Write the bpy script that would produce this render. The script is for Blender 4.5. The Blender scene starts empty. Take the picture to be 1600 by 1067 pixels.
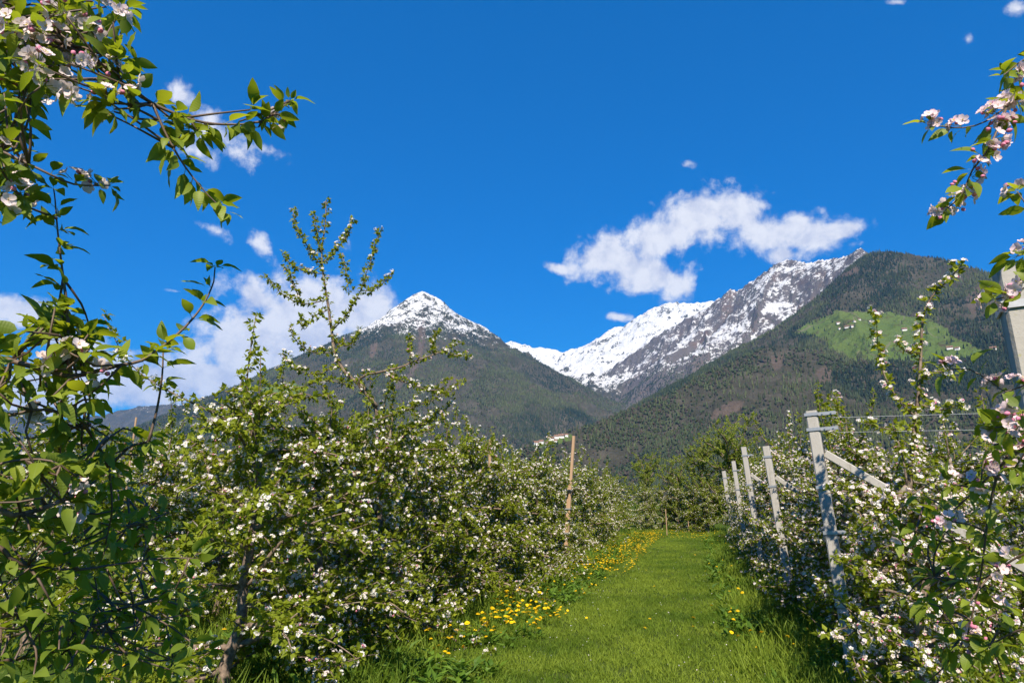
import bpy, math, random
import numpy as np
from mathutils import Vector, Matrix

rng = np.random.default_rng(11)
random.seed(11)
R = math.radians
scene = bpy.context.scene
COL = scene.collection

# ------------------------------------------------------------------ camera
CAM_H, YAW, PITCH, FPX = 1.7, R(15.5), R(13.9), 1000.0
cam_data = bpy.data.cameras.new('camera')
cam_data.sensor_width = 36.0
cam_data.lens = 22.5
cam_data.clip_start = 0.05
cam_data.clip_end = 60000.0
cam = bpy.data.objects.new('camera', cam_data)
COL.objects.link(cam)
cam.location = (0, 0, CAM_H)
cam.rotation_euler = (R(90) + PITCH, 0, YAW)
scene.camera = cam

# ------------------------------------------------------------------ sun, exposure
SUN_AZ, SUN_EL = R(165), R(43)          # clockwise from +Y
sun_dir = Vector((math.sin(SUN_AZ) * math.cos(SUN_EL), math.cos(SUN_AZ) * math.cos(SUN_EL), math.sin(SUN_EL)))
sd = bpy.data.lights.new('sun', 'SUN')
sd.energy = 5.0
sd.angle = R(0.53)
sd.color = (1.0, 0.885, 0.72)
sun = bpy.data.objects.new('sun', sd)
COL.objects.link(sun)
sun.rotation_euler = (-sun_dir).to_track_quat('-Z', 'Y').to_euler()
vs = scene.view_settings
vs.view_transform = 'Standard'
vs.look = 'None'
vs.gamma = 1.0
vs.use_curve_mapping = False
vs.exposure = 1.0
cy = scene.cycles
cy.max_bounces = 8
cy.diffuse_bounces = 5
cy.glossy_bounces = 2
cy.transmission_bounces = 5
cy.transparent_max_bounces = 4
cy.volume_bounces = 0
cy.caustics_reflective = False
cy.caustics_refractive = False
cy.use_adaptive_sampling = True
cy.adaptive_threshold = 0.02
cy.use_denoising = True


def direction(u, v):
    """unit direction from the viewpoint for a point u, v measured on the photograph"""
    x, y = (u - 800.0) / FPX, (533.5 - v) / FPX
    fw = math.cos(PITCH) - y * math.sin(PITCH)
    up = math.sin(PITCH) + y * math.cos(PITCH)
    d = Vector((x * math.cos(YAW) - fw * math.sin(YAW), x * math.sin(YAW) + fw * math.cos(YAW), up))
    return d.normalized()


def at(u, v, dist):
    """survey helper: the point at a horizontal distance dist (m) along that direction"""
    d = direction(u, v)
    k = dist / math.hypot(d.x, d.y)
    return Vector((d.x * k, d.y * k, CAM_H + d.z * k))


# ------------------------------------------------------------------ node helper
class NT:
    def __init__(self, tree):
        self.t = tree
        tree.nodes.clear()

    def n(self, kind, **kw):
        nd = self.t.nodes.new(kind)
        for k, v in kw.items():
            if k.startswith('i_'):
                key = k[2:]
                key = int(key) if key.isdigit() else key.replace('_', ' ')
                self.put(nd, key, v)
            else:
                setattr(nd, k, v)
        return nd

    def put(self, nd, key, v):
        s = nd.inputs[key]
        if isinstance(v, bpy.types.NodeSocket):
            self.t.links.new(v, s)
        else:
            s.default_value = v

    def m(self, op, a, b=0.0, c=None, clamp=False):
        nd = self.t.nodes.new('ShaderNodeMath')
        nd.operation = op
        nd.use_clamp = clamp
        self.put(nd, 0, a)
        self.put(nd, 1, b)
        if c is not None:
            self.put(nd, 2, c)
        return nd.outputs[0]

    def mix(self, f, a, b, blend='MIX'):
        nd = self.t.nodes.new('ShaderNodeMix')
        nd.data_type = 'RGBA'
        nd.blend_type = blend
        nd.clamp_factor = True
        self.put(nd, 0, f)
        self.put(nd, 6, a)
        self.put(nd, 7, b)
        return nd.outputs[2]

    def step(self, x, lo, hi):
        nd = self.t.nodes.new('ShaderNodeMapRange')
        nd.interpolation_type = 'SMOOTHSTEP'
        self.put(nd, 0, x)
        self.put(nd, 1, lo)
        self.put(nd, 2, hi)
        return nd.outputs[0]

    def noise(self, vec, scale, detail=4.0, rough=0.55, dist=0.0):
        nd = self.t.nodes.new('ShaderNodeTexNoise')
        if vec is not None:
            self.put(nd, 'Vector', vec)
        self.put(nd, 'Scale', scale)
        self.put(nd, 'Detail', detail)
        self.put(nd, 'Roughness', rough)
        self.put(nd, 'Distortion', dist)
        return nd.outputs[0]


# ------------------------------------------------------------------ world: sky and clouds
world = bpy.data.worlds.new('World')
scene.world = world
world.use_nodes = True
w = NT(world.node_tree)
sky = w.n('ShaderNodeTexSky', sky_type='NISHITA', sun_disc=False, sun_elevation=SUN_EL, sun_rotation=SUN_AZ,
          altitude=600.0, air_density=1.0, dust_density=0.0, ozone_density=3.5)
skyc = w.n('ShaderNodeHueSaturation', i_Hue=0.502, i_Saturation=1.45, i_Value=1.2, i_Color=sky.outputs[0]).outputs[0]
skyc = w.n('ShaderNodeGamma', i_Color=skyc, i_Gamma=0.6).outputs[0]
skyc = w.mix(1.0, skyc, (.03, .75, 1.31, 1), 'MULTIPLY')
tc = w.n('ShaderNodeTexCoord').outputs['Generated']
sep = w.n('ShaderNodeSeparateXYZ', i_0=tc)
az = w.m('ARCTAN2', sep.outputs[0], sep.outputs[1])
el = w.m('ARCSINE', sep.outputs[2])
pv = w.n('ShaderNodeCombineXYZ', i_0=az, i_1=el, i_2=0.0).outputs[0]


def azel(u, v):
    d = direction(u, v)
    return math.atan2(d.x, d.y), math.asin(d.z)


# banks of cumulus: centre on the photograph, half width, half height (photo px), tilt, thickness
CLOUDS = [
    (950, 398, 62, 34, -12, 1.0), (1000, 425, 74, 34, 8, 1.0), (1045, 440, 38, 26, 30, 1.0), (1030, 375, 70, 36, -25, 1.0),
    (1095, 340, 74, 36, -8, 1.05), (1150, 335, 60, 40, 25, 1.0), (1195, 370, 50, 32, 10, 1.0), (1255, 368, 66, 32, 0, 1.0),
    (1310, 360, 50, 17, -8, .95), (1090, 322, 40, 18, 0, .9), (868, 419, 22, 10, 12, .75), (1073, 256, 24, 22, 20, .36),
    (1190, 322, 30, 16, 25, .5), (968, 496, 36, 10, 8, .6), (1225, 398, 40, 18, 0, .9),
    (30, 488, 62, 32, 5, 1.0), (110, 530, 60, 30, 10, .8), (150, 600, 130, 42, 0, 1.1), (270, 598, 110, 42, 0, 1.1),
    (385, 540, 80, 56, -10, 1.1), (350, 590, 80, 40, 0, 1.1), (450, 545, 110, 80, 0, 1.15), (440, 600, 110, 50, 0, 1.1),
    (500, 478, 100, 46, 8, 1.0), (575, 490, 56, 44, 20, 1.0), (405, 468, 56, 36, 35, .85), (412, 382, 26, 44, -25, .62),
    (338, 360, 62, 24, 28, .45), (350, 215, 110, 44, 36, .50), (285, 150, 50, 34, 20, .48), (425, 238, 48, 22, 20, .45),
    (545, 378, 18, 26, 0, .45), (640, 500, 70, 34, 15, .62), (310, 240, 60, 40, 30, .5),
    (1512, 62, 34, 34, 0, .30), (1400, 4, 60, 12, 0, .34), (1590, 12, 34, 20, 0, .45), (1385, 245, 30, 14, -30, .3),
    (275, 455, 30, 8, 10, .4), (60, 630, 130, 36, 0, 1.05),
    (2300, 380, 200, 70, 0, 1.0), (-800, 480, 220, 60, 10, 1.0),
]
acc = None
for (cu, cv, hw, hh, tilt, thick) in CLOUDS:
    a0, e0 = azel(cu, cv)
    a1, e1 = azel(cu + 10, cv)
    px = math.hypot((a1 - a0) * math.cos(e0), e1 - e0) / 10.0
    mp = w.n('ShaderNodeMapping', vector_type='TEXTURE', i_Vector=pv)
    mp.inputs['Location'].default_value = (a0, e0, 0)
    roll = math.atan2(e1 - e0, a1 - a0)
    mp.inputs['Rotation'].default_value = (0, 0, roll - R(tilt))
    mp.inputs['Scale'].default_value = (hw * px * 1.25, hh * px * 1.25, 1)
    ln = w.n('ShaderNodeVectorMath', operation='LENGTH', i_0=mp.outputs[0]).outputs['Value']
    val = w.m('SUBTRACT', thick, ln)
    acc = val if acc is None else w.m('SMOOTH_MAX', acc, val, 0.25)
warp = w.n('ShaderNodeTexNoise', i_Vector=pv, i_Scale=9.0, i_Detail=2.0)
wv = w.n('ShaderNodeVectorMath', operation='SUBTRACT', i_0=warp.outputs['Color'], i_1=(0.5, 0.5, 0.5)).outputs[0]
wv = w.n('ShaderNodeVectorMath', operation='SCALE', i_0=wv, i_Scale=0.03).outputs[0]
pw = w.n('ShaderNodeVectorMath', operation='ADD', i_0=pv, i_1=wv).outputs[0]
n1 = w.noise(pw, 24.0, 10.0, 0.60)
n2 = w.noise(w.n('ShaderNodeVectorMath', operation='ADD', i_0=pw, i_1=(0.006, 0.009, 0.0)).outputs[0], 26.0, 5.0, 0.58)
n3 = w.noise(pw, 8.0, 4.0, 0.5)
dens = w.m('ADD', acc, w.m('MULTIPLY', w.m('SUBTRACT', n1, 0.5), 2.0))
dens = w.m('ADD', dens, w.m('MULTIPLY', w.m('SUBTRACT', n3, 0.5), 0.5))
alpha = w.step(dens, -0.05, 0.58)
alpha = w.m('MULTIPLY', alpha, 0.97)
lit = w.m('ADD', w.m('MULTIPLY', w.m('SUBTRACT', n1, n2), 2.2), w.m('MULTIPLY', dens, -0.10))  # sunlit and shaded parts of the clouds, painted into their colour from offset noise
lit = w.step(w.m('ADD', lit, 0.62), 0.0, 0.9)
ccol = w.mix(lit, (3.3, 3.5, 4.3, 1), (4.75, 4.8, 5.1, 1))
final = w.mix(alpha, skyc, ccol)
world.cycles.sampling_method = 'MANUAL'
world.cycles.sample_map_resolution = 512
bg = w.n('ShaderNodeBackground', i_Color=final, i_Strength=0.10)
w.n('ShaderNodeOutputWorld', i_Surface=bg.outputs[0])


# ------------------------------------------------------------------ mesh helpers
def mesh_np(name, verts, faces_flat, loop_counts, mats=(), mat_index=None, smooth=False, attrs=None, colors=None):
    """verts (n,3); faces given as flat loop list plus loops per face"""
    me = bpy.data.meshes.new(name)
    nv, nl, nf = len(verts), len(faces_flat), len(loop_counts)
    me.vertices.add(nv)
    me.vertices.foreach_set('co', np.ascontiguousarray(verts, dtype=np.float32).ravel())
    me.loops.add(nl)
    me.loops.foreach_set('vertex_index', np.ascontiguousarray(faces_flat, dtype=np.int32))
    me.polygons.add(nf)
    starts = np.zeros(nf, dtype=np.int32)
    starts[1:] = np.cumsum(loop_counts)[:-1]
    me.polygons.foreach_set('loop_start', starts)
    for m in mats:
        me.materials.append(m)
    if mat_index is not None:
        me.polygons.foreach_set('material_index', np.ascontiguousarray(mat_index, dtype=np.int32))
    me.update(calc_edges=True)
    me.polygons.foreach_set('use_smooth', np.full(nf, smooth, dtype=bool))
    for k, arr in (attrs or {}).items():
        a = me.attributes.new(k, 'FLOAT', 'POINT')
        a.data.foreach_set('value', np.ascontiguousarray(arr, dtype=np.float32))
    for k, arr in (colors or {}).items():
        a = me.attributes.new(k, 'FLOAT_COLOR', 'POINT')
        a.data.foreach_set('color', np.ascontiguousarray(arr, dtype=np.float32).ravel())
    return me


def link(name, me, parent=None, loc=None):
    o = bpy.data.objects.new(name, me)
    COL.objects.link(o)
    if parent is not None:
        o.parent = parent
    if loc is not None:
        o.location = loc
    return o


def tag(o, label=None, category=None, group=None, kind=None):
    if label:
        o['label'] = label
    if category:
        o['category'] = category
    if group:
        o['group'] = group
    if kind:
        o['kind'] = kind
    return o


class MB:
    """collects polygons of one mesh"""
    def __init__(self):
        self.v, self.f, self.mi = [], [], []

    def add(self, verts, faces, mi=0):
        o = len(self.v)
        self.v += [tuple(p) for p in verts]
        self.f += [tuple(i + o for i in f) for f in faces]
        self.mi += [mi] * len(faces)

    def box(self, c, s, rot=None, mi=0):
        M = rot or Matrix.Identity(3)
        c = Vector(c)
        vs_ = [c + M @ Vector((x * s[0] / 2, y * s[1] / 2, z * s[2] / 2)) for x in (-1, 1) for y in (-1, 1) for z in (-1, 1)]
        self.add(vs_, [(0, 1, 3, 2), (4, 6, 7, 5), (0, 4, 5, 1), (2, 3, 7, 6), (0, 2, 6, 4), (1, 5, 7, 3)], mi)

    def tube(self, pts, radii, seg=6, mi=0, cap=True):
        pts = [Vector(p) for p in pts]
        n = len(pts)
        o = len(self.v)
        ref = None
        for i, p in enumerate(pts):
            t = (pts[min(i + 1, n - 1)] - pts[max(i - 1, 0)]).normalized()
            if ref is None:
                ref = t.orthogonal().normalized()
            ref = (ref - t * ref.dot(t))
            ref = ref.normalized() if ref.length > 1e-6 else t.orthogonal().normalized()
            b = t.cross(ref)
            r = radii[i] if hasattr(radii, '__len__') else radii
            for k in range(seg):
                a = 2 * math.pi * k / seg
                self.v.append(tuple(p + (ref * math.cos(a) + b * math.sin(a)) * r))
        for i in range(n - 1):
            for k in range(seg):
                k2 = (k + 1) % seg
                self.f.append((o + i * seg + k, o + i * seg + k2, o + (i + 1) * seg + k2, o + (i + 1) * seg + k))
                self.mi.append(mi)
        if cap:
            self.f.append(tuple(o + (n - 1) * seg + k for k in range(seg)))
            self.f.append(tuple(o + k for k in reversed(range(seg))))
            self.mi += [mi, mi]

    def mesh(self, name, mats, smooth=False):
        me = bpy.data.meshes.new(name)
        me.from_pydata(self.v, [], self.f)
        for m in mats:
            me.materials.append(m)
        me.polygons.foreach_set('material_index', self.mi)
        me.polygons.foreach_set('use_smooth', [smooth] * len(self.f))
        me.update()
        return me


def spline(pts, step):
    """Catmull-Rom through pts, resampled about every step metres"""
    P = [Vector(p) for p in pts]
    if len(P) < 3:
        P = [P[0], (P[0] + P[-1]) / 2, P[-1]]
    E_ = [P[0] * 2 - P[1]] + P + [P[-1] * 2 - P[-2]]
    out = []
    for i in range(1, len(E_) - 2):
        a, b, c, d = E_[i - 1:i + 3]
        n = max(1, int((c - b).length / step))
        for k in range(n):
            t = k / n
            out.append(0.5 * ((2 * b) + (c - a) * t + (2 * a - 5 * b + 4 * c - d) * t * t + (3 * b - a - 3 * c + d) * t ** 3))
    out.append(P[-1])
    return out


# ------------------------------------------------------------------ numpy noise
def _hash(ix, iy, seed):
    h = (ix.astype(np.int64) * 374761393 + iy.astype(np.int64) * 668265263 + seed * 982451653) & 0xFFFFFFFF
    h = ((h ^ (h >> 13)) * 1274126177) & 0xFFFFFFFF
    return ((h ^ (h >> 16)) & 0xFFFF) / 65535.0


def vnoise(x, y, seed=0):
    ix, iy = np.floor(x), np.floor(y)
    fx, fy = x - ix, y - iy
    fx = fx * fx * fx * (fx * (fx * 6 - 15) + 10)
    fy = fy * fy * fy * (fy * (fy * 6 - 15) + 10)
    a, b = _hash(ix, iy, seed), _hash(ix + 1, iy, seed)
    c, d = _hash(ix, iy + 1, seed), _hash(ix + 1, iy + 1, seed)
    return (a * (1 - fx) + b * fx) * (1 - fy) + (c * (1 - fx) + d * fx) * fy


def fbm(x, y, octaves=5, seed=0, gain=0.5):
    s, amp, tot = 0.0, 1.0, 0.0
    for o in range(octaves):
        ca, sa = math.cos(o * 1.1), math.sin(o * 1.1)
        s = s + amp * vnoise((x * ca - y * sa) * 2 ** o, (x * sa + y * ca) * 2 ** o, seed + o)
        tot += amp
        amp *= gain
    return s / tot


def ridged(x, y, octaves=5, seed=0, gain=0.55):
    s, amp, tot = 0.0, 1.0, 0.0
    for o in range(octaves):
        ca, sa = math.cos(o * 1.7), math.sin(o * 1.7)
        v = 1 - np.abs(2 * vnoise((x * ca - y * sa) * 2 ** o, (x * sa + y * ca) * 2 ** o, seed + o) - 1)
        s = s + amp * v * v
        tot += amp
        amp *= gain
    return s / tot


# ------------------------------------------------------------------ simple materials
def new_mat(name):
    m = bpy.data.materials.new(name)
    m.use_nodes = True
    return m, NT(m.node_tree)


def out(nt, shader):
    nt.n('ShaderNodeOutputMaterial', i_Surface=shader)
# ================================================================== THE LAND
# crest lines: (photo u, photo v, horizontal distance in m)
def crest(pts):
    return np.array([tuple(at(*p)) for p in pts])


RIDGES = [
    # name, crest, near-side slope, far-side slope, noise amplitude, gully scale, crest jag
    ('peak', crest([(250, 705, 4700), (300, 675, 4900), (340, 642, 5100), (372, 619, 5300), (405, 607, 5500), (445, 597, 5800), (480, 580, 6050), (520, 549, 6250),
                    (555, 519, 6400), (590, 498, 6450), (622, 476, 6500), (645, 459, 6500), (660, 453, 6500), (676, 460, 6500), (696, 477, 6500),
                    (724, 496, 6500), (760, 511, 6550), (795, 538, 6600), (840, 562, 6700), (882, 588, 6800), (930, 622, 6900), (950, 655, 7000), (990, 700, 7100)]),
     .62, .8, 190, 560, 14),
    ('peak_spur_a', crest([(652, 457, 6480), (620, 510, 6150), (590, 560, 5700), (560, 620, 5000), (530, 690, 4200), (520, 740, 3300)]), .62, .62, 110, 480, 4),
    ('peak_spur_b', crest([(668, 457, 6480), (700, 515, 6100), (740, 580, 5500), (770, 640, 4800), (800, 690, 4100), (820, 735, 3300)]), .62, .62, 110, 480, 4),
    ('peak_spur_c', crest([(795, 540, 6600), (830, 610, 6000), (850, 660, 5300), (870, 700, 4600)]), .65, .65, 90, 400, 4),
    ('blue_range', crest([(-300, 600, 11000), (-100, 625, 11500), (30, 640, 12000), (100, 655, 12000), (160, 648, 12000), (220, 634, 12000), (270, 630, 12000),
                          (310, 636, 12000), (350, 645, 12000), (430, 660, 12000), (560, 700, 12000)]), .6, .8, 260, 900, 25),
    ('snow_range', crest([(700, 560, 11500), (760, 545, 11300), (797, 532, 11200), (812, 536, 11200), (830, 541, 11100), (855, 543, 11000), (880, 549, 10900), (905, 541, 10700),
                          (938, 526, 10500), (955, 512, 10400), (976, 509, 10300), (1000, 491, 10100), (1018, 481, 10000), (1048, 470, 9900),
                          (1078, 472, 9800), (1105, 471, 9700), (1140, 470, 9600), (1200, 470, 9500)]), .55, .8, 230, 700, 22),
    ('snow_spur', crest([(905, 541, 10700), (900, 560, 10000), (915, 590, 9300), (930, 625, 8600)]), .6, .6, 130, 500, 10),
    ('rocky_ridge', crest([(905, 620, 7600), (935, 588, 7600), (985, 552, 7500), (1040, 514, 7400), (1100, 482, 7200), (1128, 461, 7100), (1141, 450, 7050), (1151, 455, 7000),
                           (1180, 434, 6900), (1210, 411, 6800), (1232, 405, 6750), (1262, 409, 6600), (1300, 402, 6400), (1326, 396, 6250),
                           (1345, 387, 6150), (1358, 394, 6100), (1420, 410, 6000)]), .80, .8, 190, 520, 20),
    ('rocky_spur_a', crest([(1210, 411, 6800), (1160, 480, 6500), (1120, 540, 6100), (1080, 600, 5600)]), .75, .75, 90, 330, 6),
    ('rocky_spur_b', crest([(1100, 482, 7200), (1060, 540, 6900), (1025, 590, 6500), (1000, 650, 5900)]), .75, .75, 90, 330, 6),
    ('wooded_mountain', crest([(930, 690, 3900), (960, 662, 4000), (1010, 642, 4150), (1060, 614, 4250), (1120, 577, 4350), (1180, 537, 4400), (1240, 492, 4450), (1300, 444, 4480),
                               (1340, 408, 4450), (1362, 394, 4400), (1392, 390, 4350), (1430, 397, 4300), (1480, 407, 4200), (1520, 417, 4150), (1550, 436, 4100),
                               (1600, 462, 4050), (1700, 500, 4000), (1900, 560, 3900)]), .58, .7, 130, 520, 5),
    ('wooded_hill', crest([(780, 726, 2050), (815, 703, 2150), (850, 688, 2250), (895, 672, 2350), (945, 656, 2450), (1000, 636, 2550), (1050, 612, 2650), (1100, 586, 2750),
                           (1150, 562, 2850), (1200, 541, 2950), (1250, 545, 2950), (1330, 570, 2850), (1450, 585, 2800), (1600, 600, 2700), (1800, 620, 2600)]),
     .46, .55, 75, 380, 3),
]
AZ0, AZ1, NA = R(-74), R(42), 1080
NR = 470
azs = np.linspace(AZ0, AZ1, NA)
rs = np.concatenate([np.geomspace(1000, 2000, 50)[:-1], np.geomspace(2000, 7900, 291)[:-1], np.geomspace(7900, 13000, NR - 339)])
AZ, RR = np.meshgrid(azs, rs, indexing='ij')
GX, GY = RR * np.sin(AZ), RR * np.cos(AZ)


def land_height(x, y):
    z = np.full(x.shape, -60.0)
    which = np.zeros(x.shape, dtype=np.int32)
    fine = (fbm(x / 160.0, y / 160.0, 4, 91) - .5)
    for k, (nm, c, s_near, s_far, amp, gs, jag) in enumerate(RIDGES):
        best = np.full(x.shape, 1e9)
        top = np.full(x.shape, -1e9)
        arc = np.zeros(x.shape)
        s0 = 0.0
        for i in range(len(c) - 1):
            a, b = c[i], c[i + 1]
            dx, dy = b[0] - a[0], b[1] - a[1]
            ln = math.hypot(dx, dy)
            t = np.clip(((x - a[0]) * dx + (y - a[1]) * dy) / (dx * dx + dy * dy), 0, 1)
            d = np.hypot(x - a[0] - t * dx, y - a[1] - t * dy)
            best = np.minimum(best, d)
            # steep below the crest, easing towards the foot
            drop = s_near * (d + 0.50 * np.minimum(d, 450.0) - 0.000012 * d * d)
            hh_ = a[2] + t * (b[2] - a[2]) - drop
            m = hh_ > top
            top = np.where(m, hh_, top)
            arc = np.where(m, s0 + t * ln, arc)
            s0 += ln
        wob = 160 * (fbm(x / 420, y / 420, 4, 5 + k) - .5)
        # ribs and gullies running down the fall line, then broken relief
        rib = ridged((arc + wob) / (gs * .62), best / (gs * 3.2) + 3.1 * k, 4, 17 * k)
        rg = ridged((x + wob) / gs, (y - wob) / gs, 5, 300 + 17 * k)
        ramp = np.clip(best / 700.0, 0, 1) ** 0.7
        h = top + amp * ((rib - .5) * 1.15 + (rg - .5) * .75) * ramp + jag * (ridged(x / 150.0, y / 150.0, 3, 7 + k) - .55) * 2
        m = h > z
        which = np.where(m, k, which)
        # rounded joins between ridges
        kk = 30.0
        hh = np.clip(0.5 + 0.5 * (h - z) / kk, 0, 1)
        z = z * (1 - hh) + h * hh
    z = z + fine * 14 * np.clip((RR if x.shape == RR.shape else np.hypot(x, y)) / 4000.0, .2, 1)
    return z, which


GZ, WHICH = land_height(GX, GY)
GZ = np.where(RR < 1150, np.minimum(GZ, -20), GZ)


def land(u, v, far=False):
    """where the sight line through u, v first meets the land"""
    d = direction(u, v)
    a = math.atan2(d.x, d.y)
    tan = d.z / math.hypot(d.x, d.y)
    f = (a - AZ0) / (AZ1 - AZ0) * (NA - 1)
    i = int(np.clip(math.floor(f), 0, NA - 2))
    col = GZ[i] * (1 - (f - i)) + GZ[i + 1] * (f - i)
    el_ = (col - CAM_H) / rs
    j = int(np.argmax(el_ >= tan))
    if el_[j] < tan:
        return None
    if j == 0:
        r = rs[0]
    else:
        t = (tan - el_[j - 1]) / (el_[j] - el_[j - 1])
        r = rs[j - 1] + t * (rs[j] - rs[j - 1])
    return Vector((r * math.sin(a), r * math.cos(a), CAM_H + tan * r))


def inside(x, y, poly):
    r = np.zeros(x.shape, dtype=bool)
    n = len(poly)
    for i in range(n):
        (x0, y0), (x1, y1) = poly[i], poly[(i + 1) % n]
        c = ((y0 > y) != (y1 > y)) & (x < (x1 - x0) * (y - y0) / (y1 - y0 + 1e-9) + x0)
        r ^= c
    return r


def plan(pts):
    p = [land(*q) for q in pts]
    return [(q.x, q.y) for q in p if q is not None]


MEADOWS = [plan(p) for p in (
    [(1238, 522), (1262, 503), (1300, 490), (1345, 487), (1400, 489), (1445, 496), (1478, 512), (1500, 532), (1535, 548), (1545, 556), (1500, 562), (1450, 566),
     (1400, 566), (1350, 562), (1320, 556), (1295, 545), (1290, 530), (1262, 524)],
    [(405, 614), (418, 603), (445, 598), (470, 602), (480, 612), (450, 618), (420, 620)],
    [(832, 700), (845, 690), (870, 684), (893, 678), (897, 684), (880, 692), (858, 698)],
)]
SCREE = [plan(p) for p in (
    [(648, 500), (664, 500), (668, 530), (660, 560), (648, 585), (628, 602), (612, 610), (618, 598), (640, 578), (652, 555), (654, 525)],
    [(578, 540), (588, 532), (590, 546), (584, 560), (576, 562)],
    [(676, 600), (700, 590), (722, 588), (718, 606), (700, 618), (680, 622)],
    [(1312, 432), (1340, 416), (1346, 420), (1330, 432), (1314, 436)],
    [(1110, 650), (1130, 630), (1165, 625), (1160, 640), (1130, 655), (1112, 660)],
    [(1205, 556), (1225, 552), (1222, 575), (1208, 580)],
    [(1275, 578), (1300, 572), (1300, 600), (1280, 600)],
    [(1510, 470), (1530, 440), (1540, 450), (1528, 490), (1515, 492)],
)]
meadow = np.zeros(GX.shape)
for p in MEADOWS:
    meadow = np.maximum(meadow, inside(GX, GY, p))
scree = np.zeros(GX.shape)
for p in SCREE:
    scree = np.maximum(scree, inside(GX, GY, p))


def blur(a, n=1):
    for _ in range(n):
        a = (np.roll(a, 1, 0) + np.roll(a, -1, 0) + np.roll(a, 1, 1) + np.roll(a, -1, 1) + 2 * a) / 6
    return a


meadow_s, scree_s = blur(meadow, 1), blur(scree, 1)
# slope
dzda = np.gradient(GZ, axis=0) / (RR * (azs[1] - azs[0]))
dzdr = np.gradient(GZ, axis=1) / np.gradient(RR, axis=1)
SLOPE = np.hypot(dzda, dzdr)
names = [r[0] for r in RIDGES]
is_ = lambda *k: np.isin(WHICH, [names.index(i) for i in k])
SNOWLINE = np.full(GX.shape, 1560.0)
SNOWLINE[is_('peak', 'peak_spur_a', 'peak_spur_b', 'peak_spur_c')] = 1600.0
SNOWLINE[is_('snow_range', 'snow_spur')] = 1250.0
SNOWLINE[is_('rocky_ridge', 'rocky_spur_a', 'rocky_spur_b')] = 1300.0
SNOWLINE[is_('blue_range')] = 1650.0
SNOWLINE[is_('wooded_mountain', 'wooded_hill')] = 9000.0
CAP = np.full(GX.shape, .52)
CAP[is_('snow_range', 'snow_spur')] = .80
CAP[is_('rocky_ridge', 'rocky_spur_a', 'rocky_spur_b')] = .34
CAP = blur(CAP, 3)
SNOWLINE = blur(SNOWLINE, 3)
lap = GZ - blur(GZ, 6)
snow = np.minimum((GZ - SNOWLINE) / 300.0, CAP) - 1.1 * np.clip(SLOPE - .80, -.35, 1.2) - .010 * np.clip(lap, -30, 30) + .9 * (fbm(GX / 260, GY / 260, 4, 33) - .5)
rockiness = is_('rocky_ridge', 'rocky_spur_a', 'rocky_spur_b').astype(float)
rockiness = blur(rockiness, 3)
forest_tone = fbm(GX / 500, GY / 500, 4, 70)

# ---- material of the land
m_land, t = new_mat('mountainside')
pos = t.n('ShaderNodeNewGeometry').outputs['Position']
A = lambda k: t.n('ShaderNodeAttribute', attribute_name=k).outputs['Fac']
nf = t.noise(pos, 0.011, 8, .72)
ng = t.noise(pos, 0.004, 5, .6)
nb = t.noise(pos, 0.0017, 3, .5)
nh = t.noise(pos, 0.035, 6, .7)
soil = t.mix(nb, (.034, .040, .026, 1), (.072, .064, .046, 1))
soil = t.mix(t.step(nf, .42, .7), soil, (.098, .088, .068, 1))
rock = t.mix(nf, (.050, .047, .050, 1), (.17, .150, .140, 1))
rock = t.mix(t.step(ng, .52, .72), rock, (.135, .098, .08, 1))
ground = t.mix(A('rock'), soil, rock)
scree_c = t.mix(nh, (.060, .050, .040, 1), (.150, .115, .092, 1))
ground = t.mix(t.step(t.m('ADD', A('scree'), t.m('MULTIPLY', t.m('SUBTRACT', nf, .5), 2.4)), .35, 1.0), ground, scree_c)
gr = t.mix(t.noise(pos, 0.006, 5, .6), (.066, .120, .027, 1), (.135, .172, .050, 1))
gr = t.mix(t.step(t.noise(pos, 0.011, 6, .7), .54, .66), gr, (.075, .070, .036, 1))
trk = t.m('ABSOLUTE', t.m('SUBTRACT', t.noise(pos, 0.0032, 2, .4), .5))
gr = t.mix(t.m('MULTIPLY', t.m('SUBTRACT', 1.0, t.step(trk, .002, .007)), .7), gr, (.16, .15, .10, 1))
ground = t.mix(t.step(t.m('ADD', A('meadow'), t.m('MULTIPLY', t.m('SUBTRACT', nf, .5), 1.7)), .25, .7), ground, gr)
s = t.m('ADD', A('snow'), t.m('MULTIPLY', t.m('SUBTRACT', nf, .5), 4.2))
s = t.m('ADD', s, t.m('MULTIPLY', t.m('SUBTRACT', nh, .5), 4.0))
ground = t.mix(t.step(s, -.12, .28), ground, (.56, .575, .60, 1))
bp = t.n('ShaderNodeBump', i_Strength=1.0, i_Distance=45.0, i_Height=nf)
out(t, t.n('ShaderNodeBsdfDiffuse', i_Color=ground, i_Normal=bp.outputs[0]).outputs[0])

idx = np.arange(NA * NR).reshape(NA, NR)
quads = np.stack([idx[:-1, :-1], idx[:-1, 1:], idx[1:, 1:], idx[1:, :-1]], -1).reshape(-1, 4)
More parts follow.
